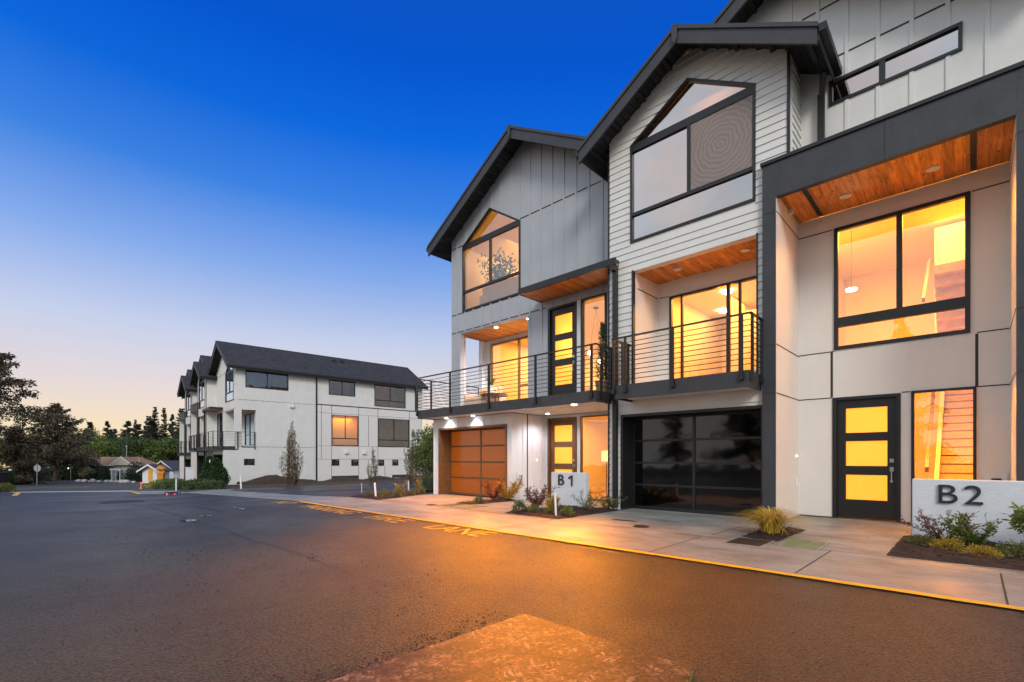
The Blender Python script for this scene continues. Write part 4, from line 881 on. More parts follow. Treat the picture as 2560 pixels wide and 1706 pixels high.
numeral_sign('B1', -7.85, -6.78, 9.65, 9.80, .87, [('B', -7.60, -7.42, .55, .81), ('1', -7.28, -7.16, .54, .80)], 'white concrete slab sign with dark characters B 1, among shrubs')
numeral_sign('B2', -.69, 3.2, 9.58, 9.76, .905, [('B', -.385, -.175, .56, .83), ('2', -.105, .09, .56, .83)], 'long white concrete slab sign with dark characters B 2, at the right edge')

# OSB sheet lying on the road
t = thing('board', 'wet oriented strand board sheet lying on the asphalt in the foreground', 'board', (-1.9, 2.2, 0))
mb = MB(); pts = [(-2.50, 2.76), (-2.45, .6), (-2.3, -.4), (.1, -.35), (-.02, 2.62), (-1.13, 2.70)]
mb.prism([[(-2.49, 2.74), (-2.50, .0), (-.2, -.2), (-1.16, 2.69)]], 'z', .012, .030, 'osb'); mb.build('sheet', t)
mb = MB(); mb.prism([[(-2.494, 2.746), (-2.504, -.004), (-.195, -.206), (-1.155, 2.697)]], 'z', .008, .0119, 'plastic_green'); mb.build('painted_edge', t)

# pebbles and leaves on the road
mat('pebble', (.06, .05, .045), .8, var=.5); mat('fallenleaf', (.16, .07, .03), .8, var=.5, vscale=30)
mb = MB(); rnd = random.Random(5)
for i in range(1500):
    x, y = rnd.uniform(-13, 2), rnd.uniform(.6, 5.4)
    if rnd.random() < .3: x, y = rnd.gauss(-7, 2.2), rnd.gauss(2.2, .8)
    elif rnd.random() < .6: u = rnd.random(); x, y = -2.5 + rnd.gauss(-.03, .12), .6 + 2.1 * u; 
    if abs(x + 1.6) < .85 and y < 2.7: continue
    r = rnd.uniform(.003, .009); mb.ball((x, y, terr(x) + r * .4), r, 'pebble', (1, 1.2, .6), 6, .5)
    if i % 3 == 0:
        x, y = rnd.uniform(-12, 3), rnd.uniform(1, 9.5); a = rnd.uniform(0, 6); r = rnd.uniform(.008, .022); z = terr(x) + .012
        mb.add([(x, y, z), (x + r * math.cos(a), y + r * math.sin(a), z + .004), (x + 1.6 * r * math.cos(a + .5), y + 1.6 * r * math.sin(a + .5), z), (x + r * math.cos(a + 1), y + r * math.sin(a + 1), z + .003)], [(0, 1, 2, 3)], 'fallenleaf')
mb.build('gravel', L=(-6, 3, 0), kind='stuff', label='scattered pebbles and leaf bits on the wet asphalt')

# ------------------------------------------------------------------ plants
def rv(rnd): 
    while True:
        v = Vector((rnd.uniform(-1, 1), rnd.uniform(-1, 1), rnd.uniform(-1, 1)))
        if .05 < v.length < 1: return v.normalized()
def leaf(mb, p, d, n, L, w, m):
    d = d.normalized(); s = d.cross(n)
    if s.length < 1e-3: s = d.orthogonal()
    s = s.normalized() * w / 2; mb.add([p, p + d * L * .45 + s, p + d * L, p + d * L * .45 - s], [(0, 1, 2, 3)], m)
def shrub(label, name, x, y, h, w, leafm, stemm='stem', nst=9, lpl=34, ll=.058, lw=.028, seed=0, upright=.6, cat='shrub', group=None, z=None, branchy=2, twig=.006, zoff=0):
    rnd = random.Random(seed + int(x * 37)); z = (terr(x) + .03) if z is None else z
    t = thing(name, label, cat, (x, y, z), group=group); A = MB(); B = MB()
    for i in range(nst):
        a = rnd.uniform(0, 6.283); d = Vector((math.cos(a) * (1 - upright), math.sin(a) * (1 - upright), upright * rnd.uniform(.8, 1.3)))
        p = Vector((x + rnd.gauss(0, w * .06), y + rnd.gauss(0, w * .06), z + zoff)); L = h * rnd.uniform(.6, 1.0) / max(.3, d.normalized().z); L = min(L, h * 1.3); k = 7; d.normalize()
        for j in range(k):
            q = p + d * L / k; A.tube(p, q, twig * (1 - j / k * .7), stemm, 5, twig * (1 - (j + 1) / k * .7))
            for b in range(branchy):
                if j < 1: continue
                e = (d + rv(rnd) * .9).normalized(); bl = L * .28 * rnd.uniform(.4, 1); e.z = abs(e.z) * .6 + .1; e.normalize(); r = p + e * bl; A.tube(p, r, twig * .4, stemm, 4)
                for l in range(lpl // 3):
                    tt = rnd.uniform(.2, 1.05); leaf(B, p + e * bl * tt, (rv(rnd) + e * .6), rv(rnd), ll * rnd.uniform(.6, 1.2), lw * rnd.uniform(.7, 1.2), leafm)
            for l in range(lpl // 5): leaf(B, q, (rv(rnd) + d * .5), rv(rnd), ll * rnd.uniform(.6, 1.2), lw, leafm)
            p = q; d = (d + rv(rnd) * .18 + Vector(((x + math.cos(a) * w - p.x) * .05, (y + math.sin(a) * w - p.y) * .05, 0))).normalized()
    A.build('stem', t); B.build('foliage', t, recalc=False); return t
def cushion_plant(label, x, y, r, h, m, seed=0, n=520, name='shrub', cat='shrub', group=None, ll=.045):
    rnd = random.Random(seed + int(x * 91)); z = terr(x) + .03; t = thing(name, label, cat, (x, y, z), group=group); B = MB(); A = MB()
    for i in range(n):
        v = rv(rnd); v.z = abs(v.z); k = rnd.uniform(.55, 1.05) * (1 + .25 * noise.noise(v * 3 + Vector((x, y, 0)))); p = Vector((x + v.x * r * k, y + v.y * r * k, z + v.z * h * k)); leaf(B, p, v + rv(rnd) * .7, rv(rnd), ll * rnd.uniform(.6, 1.3), ll * .35, m)
    for i in range(10):
        v = rv(rnd); v.z = abs(v.z); A.tube((x, y, z), (x + v.x * r * .8, y + v.y * r * .8, z + v.z * h * .8), .004, 'stem', 4)
    A.build('stem', t); B.build('foliage', t, recalc=False); return t
def grass_clump(label, x, y, h, m, n=420, spread=.28, seed=0, name='ornamental_grass'):
    rnd = random.Random(seed); z = .03; t = thing(name, label, 'ornamental grass', (x, y, z)); B = MB()
    for i in range(n):
        a = rnd.uniform(0, 6.283); rr = abs(rnd.gauss(0, .07)); p = Vector((x + rr * math.cos(a), y + rr * math.sin(a), z)); a += rnd.uniform(-.5, .5)
        L = h * rnd.uniform(.5, 1.15); out = spread * rnd.uniform(.2, 1.3); d = Vector((math.cos(a), math.sin(a), 0)); s = Vector((-d.y, d.x, 0)); prev = None; w = rnd.uniform(.004, .008); vs = []; K = 6
        for k in range(K + 1):
            u = k / K; c = p + d * out * u * u * 1.3 + Vector((0, 0, L * (u - .33 * u ** 3 * (1 + out * 2)))); vs += [c - s * w * (1 - u * .9), c + s * w * (1 - u * .9)]
        B.add(vs, [(2 * k, 2 * k + 1, 2 * k + 3, 2 * k + 2) for k in range(K)], m)
    B.build('blades', t, recalc=False); return t
grass_clump('golden ornamental grass clump in front of the dark portal pillar', -2.33, 8.35, .66, 'grassgold', 900, .50, 3)
# bed at the B1 sign
cushion_plant('round dense dark green shrub at the left corner of the B1 bed', -7.28, 7.85, .155, .26, 'leafdark', 1, 700)
cushion_plant('low green shrub in the B1 bed, below the dark red shrub', -7.05, 8.05, .13, .18, 'leafmid', 2, 420)
shrub('dark red barberry shrub left of the B1 sign', 'barberry', -7.55, 8.75, .58, .42, 'leafred', 'leafred', 15, 16, .035, .02, 4, .62, branchy=3)
shrub('yellow green nandina shrub directly before the B1 sign', 'nandina', -6.75, 8.35, .42, .3, 'leafyellow', 'stem', 9, 18, .06, .02, 5, .6, branchy=3)
cushion_plant('low olive shrub left of the white stake by the B1 sign', -6.52, 8.0, .15, .16, 'tuft', 3, 420)
cushion_plant('low olive shrub right of the white stake by the B1 sign', -6.15, 8.1, .14, .18, 'leafmid', 6, 420)
shrub('wispy green shrub at the right foot of the B1 sign', 'shrub', -6.28, 9.0, .48, .3, 'leafmid', 'stem', 9, 14, .035, .014, 8, .55, branchy=3)
shrub('small leafy shrub beside the lit B1 sidelight', 'shrub', -6.25, 9.72, .34, .2, 'leafyellow', 'stem', 7, 12, .04, .015, 9, .55)
shrub('small sparse shrub against the siding beside the downpipe', 'shrub', -6.08, 9.78, .42, .22, 'leafdark', 'stem', 7, 12, .04, .016, 10, .6)
# narrow bed by the amber garage
cushion_plant('small dark tuft at the front of the narrow bed by the amber garage', -9.62, 8.75, .12, .16, 'leafdark', 7, 320)
shrub('dark red barberry shrub before the right side of the amber garage', 'barberry', -9.85, 9.5, .62, .32, 'leafred', 'leafred', 12, 12, .035, .018, 12, .6, branchy=3)
shrub('golden yellow nandina shrub at the corner of the amber garage', 'nandina', -9.62, 9.85, .60, .28, 'leafyellow', 'stem', 10, 24, .055, .022, 13, .6, branchy=3)
# bed left of the garage
for i, (x, y, r, h, m, lb) in enumerate(((-14.0, 8.0, .16, .2, 'tuft', 'leftmost low tuft in the corner bed left of the amber garage'), (-13.75, 8.4, .17, .22, 'leafmid', 'second low tuft from the left in the corner bed'), (-13.1, 8.0, .15, .2, 'tuft', 'low tuft just right of the white stake in the corner bed'),
        (-12.95, 8.35, .17, .28, 'leafmid', 'taller rounded tuft in the middle of the corner bed'), (-13.3, 9.1, .15, .18, 'tuft', 'low tuft near the house end of the corner bed'), (-13.4, 9.6, .15, .2, 'tuft', 'low tuft touching the house corner in the corner bed'))):
    cushion_plant(lb, x, y, r, h, m, 20 + i, 300)
shrub('upright yellow shrub in the middle of the corner bed', 'nandina', -12.98, 8.5, .5, .2, 'leafyellow', 'stem', 7, 14, .05, .018, 30, .75)
shrub('upright yellow green shrub at the back of the corner bed', 'nandina', -13.75, 9.75, .62, .2, 'leafyellow', 'stem', 8, 14, .05, .018, 31, .8)
shrub('dark leafy shrub at the back corner of the corner bed', 'shrub', -14.3, 10.6, .62, .4, 'leafdark', 'stem', 12, 18, .05, .022, 32, .55, branchy=3)
# bed at B2
shrub('dark twiggy berberis before the left end of the B2 sign', 'barberry', -.34, 9.05, .52, .40, 'leafred', 'stem', 11, 9, .035, .016, 41, .55, branchy=4)
shrub('olive and red nandina before the character 2', 'nandina', -.0, 8.95, .42, .3, 'leafmid', 'stem', 10, 18, .06, .022, 42, .55, branchy=3)
shrub('large green nandina at the right edge before the B2 sign', 'nandina', .66, 8.75, .58, .45, 'leafmid', 'stem', 15, 26, .085, .028, 43, .5, branchy=3)
shrub('green nandina behind the right edge of the B2 bed', 'nandina', .95, 9.1, .6, .4, 'leafmid', 'stem', 12, 18, .07, .022, 44, .55, branchy=3)
for i, (x, y, r, h, m, lb) in enumerate(((-.52, 8.75, .17, .13, 'tuft', 'low olive groundcover tuft at the left of the B2 bed'), (-.25, 8.5, .20, .15, 'leafyellow', 'yellowish groundcover tuft second from the left of the B2 bed'), (.06, 8.2, .19, .12, 'leafyellow', 'yellowish groundcover tuft at the front of the B2 bed'), (.42, 8.35, .26, .2, 'leafmid', 'bushy green mound at the front right of the B2 bed'), (.85, 8.3, .3, .25, 'leafmid', 'green mound cut by the right edge of the B2 bed'))):
    cushion_plant(lb, x, y, r, h, m, 50 + i, 700, ll=.035)

def stake(x, y, h, label, lean=(0, 0), w=.022):
    z = terr(x); mb = MB(); mb.tube((x, y, z), (x + lean[0], y + lean[1], z + h), w, 'white', 10); mb.lathe((x + lean[0], y + lean[1], z + h), [(w, 0), (w * .7, .012)], 'white', 10)
    mb.build('marker_stake', L=(x, y, z), label=label, cat='stake', group='white marker stakes', smooth=False)
stake(-6.17, 7.74, .50, 'white stake in the front corner of the B1 bed', (-.02, 0))
stake(-13.16, 7.75, .46, 'leaning white stake in the corner bed left of the amber garage', (-.07, 0), .03)
stake(-14.6, 9.9, .42, 'white stake standing in front of the driveway behind the corner bed', (0, 0), .024)
stake(-17.0, 9.4, .34, 'thin white stake left of the corner bed', (0, 0), .012)
stake(-30.7, 6.2, .62, 'white stake near the red-lit drone at the far bed', (0, 0), .035)
stake(-29.2, 8.9, .75, 'white stake leaning by the two arborvitae', (-.1, 0), .045)

# hose tap on the B1 return wall
t = thing('hose_tap', 'outdoor tap with a short hanging hose on the wall right of the amber garage', 'tap', (-9.62, 10.33, .6))
mb = MB(); mb.box(-9.63, -9.60, 10.25, 10.42, .62, .80, 'white'); mb.tube((-9.60, 10.33, .71), (-9.50, 10.33, .71), .018, 'galv'); mb.lathe((-9.50, 10.33, .70), [(.035, 0), (.04, .02), (.03, .04)], 'galv', 10); mb.build('spigot', t)
mb = MB(); p = Vector((-9.5, 10.33, .70))
for k in range(8):
    q = Vector((-9.5 - .012 * k, 10.33 - .02 * k, .70 - .06 * (k + 1))); mb.tube(p, q, .014, 'brownwood', 6); p = q
mb.build('hose', t)

# drone parked on the road
dx, dy = -23.93, 4.71; dz = terr(dx)
t = thing('drone', 'small dark drone with two red lights on the asphalt', 'drone', (dx, dy, dz))
mb = MB(); mb.box(dx - .12, dx + .12, dy - .1, dy + .1, dz + .06, dz + .13, 'boxblack')
for a in (1, -1):
    for b in (1, -1): mb.tube((dx, dy, dz + .1), (dx + a * .25, dy + b * .22, dz + .11), .014, 'boxblack', 6); mb.tube((dx + a * .25, dy + b * .22, dz), (dx + a * .25, dy + b * .22, dz + .14), .012, 'boxblack', 6)
mb.build('body', t)
for a in (1, -1):
    for b in (1, -1):
        mb = MB(); mb.box(dx + a * .25 - .12, dx + a * .25 + .12, dy + b * .22 - .012, dy + b * .22 + .012, dz + .143, dz + .148, 'boxblack'); mb.build('propeller', t)
for a in (1, -1):
    mb = MB(); mb.ball((dx + a * .17, dy - a * .16 - .06, dz + .05), .033, 'redglow', n=8); mb.build('led', t)

# ------------------------------------------------------------------ furniture and plants seen through glass
def pot_plant(x, y, z, h, label, pot_r=.17, leafm='leafdark', kind='tree', cat='potted plant', n=9):
    t = thing('potted_plant', label, cat, (x, y, z)); mb = MB(); mb.lathe((x, y, z), [(pot_r * .75, 0), (pot_r, .3), (pot_r * .92, .3), (pot_r * .9, .26), (.01, .26)], 'pot' if kind != 'aloe' else 'white', 16); mb.build('pot', t)
    rnd = random.Random(int(h * 77)); A = MB(); B = MB()
    if kind == 'aloe':
        for i in range(16):
            a = i * 2.4; d = Vector((math.cos(a), math.sin(a), 0)); s = Vector((-d.y, d.x, 0)); vs = []
            for k in range(6):
                u = k / 5; c = Vector((x, y, z + .26)) + d * h * .55 * u ** 1.3 + Vector((0, 0, h * (.95 * u - .35 * u * u))); vs += [c - s * .045 * (1 - u * .95), c + s * .045 * (1 - u * .95)]
            B.add(vs, [(2 * k, 2 * k + 1, 2 * k + 3, 2 * k + 2) for k in range(5)], leafm)
    elif kind == 'column':
        A.tube((x, y, z + .26), (x, y, z + h), .015, 'bark')
        for i in range(1500):
            u = rnd.random(); r = (.19 * (1 - u * .75)) * rnd.uniform(.3, 1.1); a = rnd.uniform(0, 6.28); p = Vector((x + r * math.cos(a), y + r * math.sin(a), z + .34 + u * (h - .34))); leaf(B, p, rv(rnd) + Vector((0, 0, .4)), rv(rnd), .07, .022, leafm)
    else:
        for s in range(n + 5):
            a = rnd.uniform(0, 6.28); p = Vector((x, y, z + .26)); d = Vector((.22 * math.cos(a), .22 * math.sin(a), 1)).normalized()
            for j in range(7):
                q = p + d * h / 7 * rnd.uniform(.7, 1.1); A.tube(p, q, .009, 'bark', 5); p = q; d = (d + rv(rnd) * .3).normalized()
                if j > 1:
                    for l in range(22): leaf(B, p + rv(rnd) * .2, rv(rnd) - Vector((0, 0, .4)), rv(rnd), .13, .055, leafm)
    if A.v: A.build('stem', t)
    B.build('foliage', t, recalc=False); return t
pot_plant(-6.75, 10.35, 2.86, 1.75, 'tall slim potted conifer at the right end of the long deck', .2, 'leafdark', 'column')
pot_plant(-12.0, 12.2, 6.11, 2.1, 'leafy indoor tree behind the lit upper window', .17, 'leafdark')
# round table with aloe, sofa on the porch
t = thing('coffee_table', 'round wooden table on the porch holding the aloe', 'table', (-11.6, 11.25, 2.886))
mb = MB(); mb.lathe((-11.6, 11.25, 3.30), [(.30, 0), (.46, .02), (.46, .055), (.44, .06)], 'brownwood', 28); mb.build('table_top', t)
for a in (0, 2.1, 4.2):
    mb = MB(); mb.tube((-11.6 + .28 * math.cos(a), 11.25 + .28 * math.sin(a), 2.886), (-11.6 + .18 * math.cos(a), 11.25 + .18 * math.sin(a), 3.30), .022, 'brownwood'); mb.build('leg', t)
pot_plant(-11.75, 11.25, 3.36, .5, 'spiky aloe in a small white pot on the round porch table', .10, 'leafmid', 'aloe')
def sofa(x, y, z, w, label, rz=0):
    t = thing('sofa', label, 'sofa', (x, y, z), rz=rz)
    for nm, b, m in (('seat', (-w / 2, w / 2, -.4, .4, .08, .42), 'fabric'), ('backrest', (-w / 2, w / 2, .4, .6, .08, .85), 'fabric'), ('armrest', (-w / 2 - .15, -w / 2 - .002, -.4, .6, .08, .6), 'fabric'), ('armrest', (w / 2 + .002, w / 2 + .15, -.4, .6, .08, .6), 'fabric')):
        mb = MB(); mb.box(x + b[0], x + b[1], y + b[2], y + b[3], z + b[4], z + b[5], m); mb.build(nm, t, bevel=.04)
    for k in (-.3, .3):
        mb = MB(); mb.ball((x + k * w, y + .3, z + .6), .2, 'cushion', (1, .45, 1), 14, .2); mb.build('cushion', t, smooth=True)
sofa(-12.4, 11.45, 2.886, .9, 'pink grey porch sofa with orange cushions behind the railing')
sofa(-10.6, 13.8, 2.9, 1.6, 'sofa with cushions inside the lit living room')
sofa(-11.1, 11.62, 6.1, 1.7, 'pale sofa with gold pillows behind the lit upper window', math.pi)
# pendant cluster in the foyer
t = thing('pendant_lamp', 'cluster of three small glowing glass globes behind the upper sidelight', 'pendant lamp', (-8.2, 12.2, 5.74))
mb = MB(); mb.lathe((-8.2, 12.2, 5.71), [(.08, 0), (.08, .03)], 'iron'); mb.build('canopy_plate', t)
for px, py, pz in ((-8.45, 12.25, 4.42), (-8.0, 12.15, 4.1), (-7.75, 12.25, 4.12)):
    mb = MB(); mb.tube((-8.2, 12.2, 5.71), (px, py, pz + .1), .004, 'iron', 5); mb.build('cable', t); mb = MB(); mb.ball((px, py, pz), .07, 'lampglow', n=12); mb.build('globe', t, smooth=True)
t = thing('wall_lamp', 'glowing square lamp inside the ground floor sidelight of the grey townhouse', 'lamp', (-8.1, 12.6, 1.3))
mb = MB(); mb.box(-8.2, -7.98, 12.5, 12.7, 1.12, 1.45, 'lampshade'); mb.build('lamp_shade', t); mb = MB(); mb.tube((-8.09, 12.6, .03), (-8.09, 12.6, 1.1), .012, 'black'); mb.lathe((-8.09, 12.6, .03), [(.12, 0), (.12, .02), (.01, .03)], 'black'); mb.build('stand', t)
for x, y, z, lb in ((-4.66, 13.0, 5.57, 'round ceiling lamp glowing inside the balcony slider'), (-5.35, 14.6, 5.57, 'second ceiling lamp deeper inside the balcony slider'), (-1.98, 13.0, 5.0, 'round lamp glowing on the left of the big stair window')):
    mb = MB(); mb.lathe((x, y, z - .05), [(.02, 0), (.1, .008), (.11, .04)], 'lampglow', 20); 
    if z < 5.5: mb.tube((x, y, z), (x, y, 6.29), .006, 'iron', 5)
    mb.build('ceiling_lamp', L=(x, y, z), label=lb, cat='lamp')
# ------------------------------------------------------------------ trees
def conifer_mesh(h, r, seed, m='fir', dens=1.0, start=.12, sparse=.0, droop=.25, leafs=.32, top=1.0):
    rnd = random.Random(seed); A = MB(); B = MB(); A.tube((0, 0, 0), (0, 0, h * .97), h * .017 + .05, 'bark', 7, .02)
    z = h * start
    while z < h * .985:
        u = (z - h * start) / (h * (1 - start)); R_ = r * (1 - u) ** 1.0 * rnd.uniform(.7, 1.2) + .12
        for k in range(rnd.randint(4, 6)):
            if rnd.random() < sparse: continue
            a = rnd.uniform(0, 6.283); L = R_ * rnd.uniform(.65, 1.15); d = Vector((math.cos(a), math.sin(a), -droop + u * .6)); p0 = Vector((0, 0, z)); p1 = p0 + d * L; p1.z += .12 * L
            A.tube(p0, p1, .03 + .02 * (1 - u), 'bark', 4, .01); n = int((6 + L * 9) * dens)
            for i in range(n):
                t_ = rnd.uniform(.15, 1.05); c = p0.lerp(p1, t_) + rv(rnd) * (.10 + .16 * L * (1 - t_ * .6)) * .8; c.z -= .05 * L * rnd.random()
                e = (rv(rnd) + Vector((math.cos(a), math.sin(a), -.35)) * .9); leaf(B, c, e, rv(rnd), leafs * rnd.uniform(.6, 1.4), leafs * .42, m)
        z += h * .028 * rnd.uniform(.7, 1.3) + .08
    return A, B
def decid_mesh(h, r, seed, m='leafgreen', n=3200, leafs=.30, low=.22):
    rnd = random.Random(seed); A = MB(); B = MB(); A.tube((0, 0, 0), (0, 0, h * .5), h * .02 + .05, 'bark', 7, h * .012)
    blobs = []
    for i in range(15):
        a = rnd.uniform(0, 6.28); rr = r * rnd.uniform(.1, .75); zz = h * rnd.uniform(low + .08, .88); k = r * rnd.uniform(.28, .52) * (1.1 - .35 * zz / h)
        c = Vector((rr * math.cos(a) * (1.1 - .5 * zz / h), rr * math.sin(a) * (1.1 - .5 * zz / h), zz)); blobs.append((c, k)); A.tube((0, 0, h * .3 * rnd.uniform(.6, 1.3)), c, .05 + h * .004, 'bark', 5, .02)
    for i in range(n):
        c, k = blobs[rnd.randrange(15)]; v = rv(rnd); q = c + Vector((v.x, v.y, v.z * .8)) * k * rnd.uniform(.45, 1.1) * (1 + .4 * noise.noise(v * 2 + c)); leaf(B, q, rv(rnd) + v * .5, rv(rnd), leafs * rnd.uniform(.6, 1.4), leafs * .6, m)
    return A, B
def tree_obj(name, label, cat, loc, AB, group=None, scale=1, rz=0):
    A, B = AB; t = bpy.data.objects.new(name, None); COL.objects.link(t); t.location = loc; props(t, label, cat, group); ORG[t.name] = (NEAR, Vector((0, 0, 0)))
    a = A.build('trunk', t); b = B.build('crown', t, recalc=False); t.scale = (scale,) * 3; t.rotation_euler = (0, 0, rz); return t
def tcopy(src, label, loc, s, rz=0, sxy=1, group=None):
    c = copy_tree(src); c.location = loc; c.scale = (s * sxy, s * sxy, s); c.rotation_euler = (0, 0, rz); c['label'] = label
    if group: c['group'] = group
    return c
def G(x, y): return (x, y, terr(x) - .05)
GR = 'trees beyond the street'
firA = tree_obj('fir_tree', 'tall slim fir just left of the far building, highest in the row', 'tree', G(-159.3, 27.4), conifer_mesh(18.5, 2.6, 1, 'fir', 4.0, sparse=.10, leafs=.34), GR)
firB = tree_obj('fir_tree', 'small pointed fir in the middle of the treeline over the brown roof', 'tree', G(-162, 17.8), conifer_mesh(14.0, 3.0, 2, 'fir', 4.0, sparse=.05, leafs=.34), GR)
decA = tree_obj('broadleaf_tree', 'rounded green tree over the left end of the brown roof', 'tree', G(-147.2, 11.4), decid_mesh(10.5, 5.2, 3, 'leafgreen', 4200, .42), GR)
decB = tree_obj('broadleaf_tree', 'yellow green tree behind the gable of the brown roof house', 'tree', G(-137.3, 13.9), decid_mesh(9.2, 4.8, 4, 'leafmid', 4200, .4), GR)
for i, (src, x, y, h0, h, rz, sx, lb) in enumerate((
    (firA, -160.5, 26.2, 18.5, 16.0, 1, 1.5, 'fir second from the left in the tall row beside the far building'), (firA, -157.6, 29.1, 18.5, 18.2, 2, .9, 'fir third in the tall row beside the far building'), (firB, -156.0, 30.6, 14, 16.2, 3, .8, 'fir fourth in the tall row beside the far building'),
    (firA, -142.2, 29.9, 18.5, 16.8, 4, 1.5, 'fir of the tall row that touches the roofs of the far building'), (firB, -158.8, 14.1, 14, 13.4, 1, 1.3, 'broad fir standing alone at the middle left of the treeline'), (firB, -154.2, 18.4, 14, 11.6, 2, 1.0, 'lowest pointed fir right of the treeline middle'),
    (firB, -139.3, 18.9, 14, 12.6, 3, 1.4, 'wide fir with ragged top at the left end of the tall row'), (firB, -139, 20.8, 14, 12.0, 4.4, 1.3, 'dense fir directly left of the tall row, behind the light pole'), (firB, -150, 25.2, 14, 14.0, 5, 1.5, 'bushy fir standing in front of the tall row'),
    (firB, -150, 33.5, 14, 15.0, 3.7, 1.3, 'fir mostly hidden by the roofs of the far building'), (firA, -165, 24, 18.5, 15.2, .5, .8, 'thin fir at the left edge of the tall row'), (firB, -130, 24, 14, 9.5, 2.9, 1.5, 'dark low fir above the white garage'), (firB, -133, 27.5, 14, 11, 1.9, 1.5, 'dark fir above the grey garage roof'))):
    tcopy(src, lb, G(x, y), h / h0, rz, sx, GR)
for i, (src, x, y, h0, h, rz, sx, lb) in enumerate(((decA, -119.1, 17.4, 10.5, 8.0, 1, 1.1, 'green tree between the light pole and the white shed'), (decB, -118, 20.8, 9.2, 7.6, 2, 1.2, 'green tree behind the white shed'), (decA, -128, 9.5, 10.5, 8.6, 3, 1.3, 'green tree above the clipped hedge'),
    (decB, -126, 12.8, 9.2, 8.0, 4, 1.3, 'light green tree above the brown roof chimney'), (decA, -122, 24.5, 10.5, 8.2, 5, 1.3, 'green tree above the grey garage'), (decB, -150, 5, 9.2, 9.0, 6, 1.6, 'green tree between the two brown pines'), (decA, -128, 15.6, 10.5, 8.8, 1.4, 1.2, 'green tree behind the middle of the brown roof'), (decA, -150, -2, 10.5, 9, .4, 1.5, 'green tree low behind the stop sign'),
    (firB, -124, 6.5, 14, 8.8, 1.1, 1.0, 'dark fir rising behind the hedge near the brown pine'), (firB, -126, 14.4, 14, 9.8, 2.3, .9, 'dark fir rising behind the left slope of the brown roof'), (firA, -121, 19.2, 18.5, 10.6, 3.1, 1.2, 'dark slender fir just right of the light pole'), (firB, -135, 3.5, 14, 10.2, .3, 1.1, 'dark fir peeping right of the brown pine crown'), (decA, -118, 28.5, 10.5, 9.2, 2.2, 1.3, 'green tree beside the far building wall'))):
    tcopy(src, lb, G(x, y), h / h0, rz, sx, GR)
for i, (src, x, y, s_, lb) in enumerate(((decA, -74, 55, .8, 'distant green tree glimpsed through the gap between the buildings'), (decB, -66, 59, .85, 'distant yellow green tree behind the gap between the buildings'), (decA, -82, 52, .9, 'distant green tree hidden by the right end of the far building'), (decB, -57, 63, .85, 'distant green tree behind the near deck corner'))):
    tcopy(src, lb, G(x, y), s_, i, 1.3, 'trees behind the driveway gap')
# big brown pines at the left
tree_obj('pine_tree', 'large brown tinted pine with a layered rounded crown behind the stop sign', 'tree', G(-99.0, 4.9), conifer_mesh(11.8, 5.6, 21, 'firbrown', 4.5, start=.22, sparse=.15, droop=-.05, leafs=.42), GR)
tree_obj('pine_tree', 'dark brown conifer at the left edge with long layered limbs, nearest the camera', 'tree', G(-74.7, -2.6), conifer_mesh(21, 5.9, 22, 'firbrown', 9, start=.34, sparse=.28, droop=.22, leafs=.34), GR)
tree_obj('pine_tree', 'dense dark conifer standing low behind the black box', 'tree', G(-88, .6), conifer_mesh(7.6, 3.6, 23, 'firbrown', 4.5, start=.02, sparse=.05, droop=.15, leafs=.42), GR)
tree_obj('fir_tree', 'slim dark fir rising between the edge tree and the brown pine', 'tree', G(-107.2, 1.6), conifer_mesh(12.0, 2.6, 24, 'fir', 1.5, sparse=.2, leafs=.36), GR)
# trees between the two buildings
tree_obj('broadleaf_tree', 'dense green tree in the gap between the two buildings', 'tree', G(-27.05, 19.8), decid_mesh(3.7, 1.15, 31, 'leafmid', 3000, .12, .05))
tree_obj('fir_tree', 'ragged dark fir rising in the gap between the two buildings', 'tree', G(-44.5, 33.9), conifer_mesh(6.4, 2.2, 32, 'fir', 1.6, sparse=.3, leafs=.24))
tree_obj('broadleaf_tree', 'second green tree deeper in the gap between the buildings', 'tree', G(-29.9, 21.9), decid_mesh(4.6, 1.9, 33, 'leafgreen', 3600, .16, .05))
def wispy(label, x, y, h, w, n, m, seed, z=None, ll=.06):
    rnd = random.Random(seed); z = terr(x) if z is None else z; t = thing('young_tree', label, 'young tree', (x, y, z)); A = MB(); B = MB()
    for i in range(n):
        a = rnd.uniform(0, 6.283); u = rnd.random(); top = h * (.35 + .65 * (1 - (u ** .8))) ; p = Vector((x + w * .35 * math.cos(a), y + w * .35 * math.sin(a), z)); e = Vector((x + w * u * math.cos(a), y + w * u * math.sin(a), z + top)); K = 6
        for k in range(K):
            t0, t1 = k / K, (k + 1) / K; f = lambda s_: Vector((p.x + (e.x - p.x) * min(1, s_ * 1.5) , p.y + (e.y - p.y) * min(1, s_ * 1.5), p.z + (e.z - p.z) * s_)); q0, q1 = f(t0), f(t1)
            A.tube(q0, q1, .014 * (1 - t0 * .8), 'stem', 4, .014 * (1 - t1 * .8))
            for b in range(3):
                r = q1 + (rv(rnd) * .5 + Vector((0, 0, .7))) * .22; A.tube(q1, r, .004, 'stem', 3)
                for l in range(5): leaf(B, q1.lerp(r, rnd.random()), rv(rnd) + Vector((0, 0, .5)), rv(rnd), ll, ll * .5, m)
    A.build('stem', t); B.build('foliage', t, recalc=False); return t
wispy('tall wispy upright shrub with bare reddish stems before the far building wall', -33.6, 13.4, 4.3, .80, 80, 'leafbirch', 3)
wispy('thin leafy sapling at the far right corner of the far building', -27.5, 19.0, 3.6, .6, 24, 'leafmid', 5)
wispy('small sapling left of the corner sapling by the panel wall', -29.6, 17.2, 2.3, .6, 18, 'leafmid', 6)
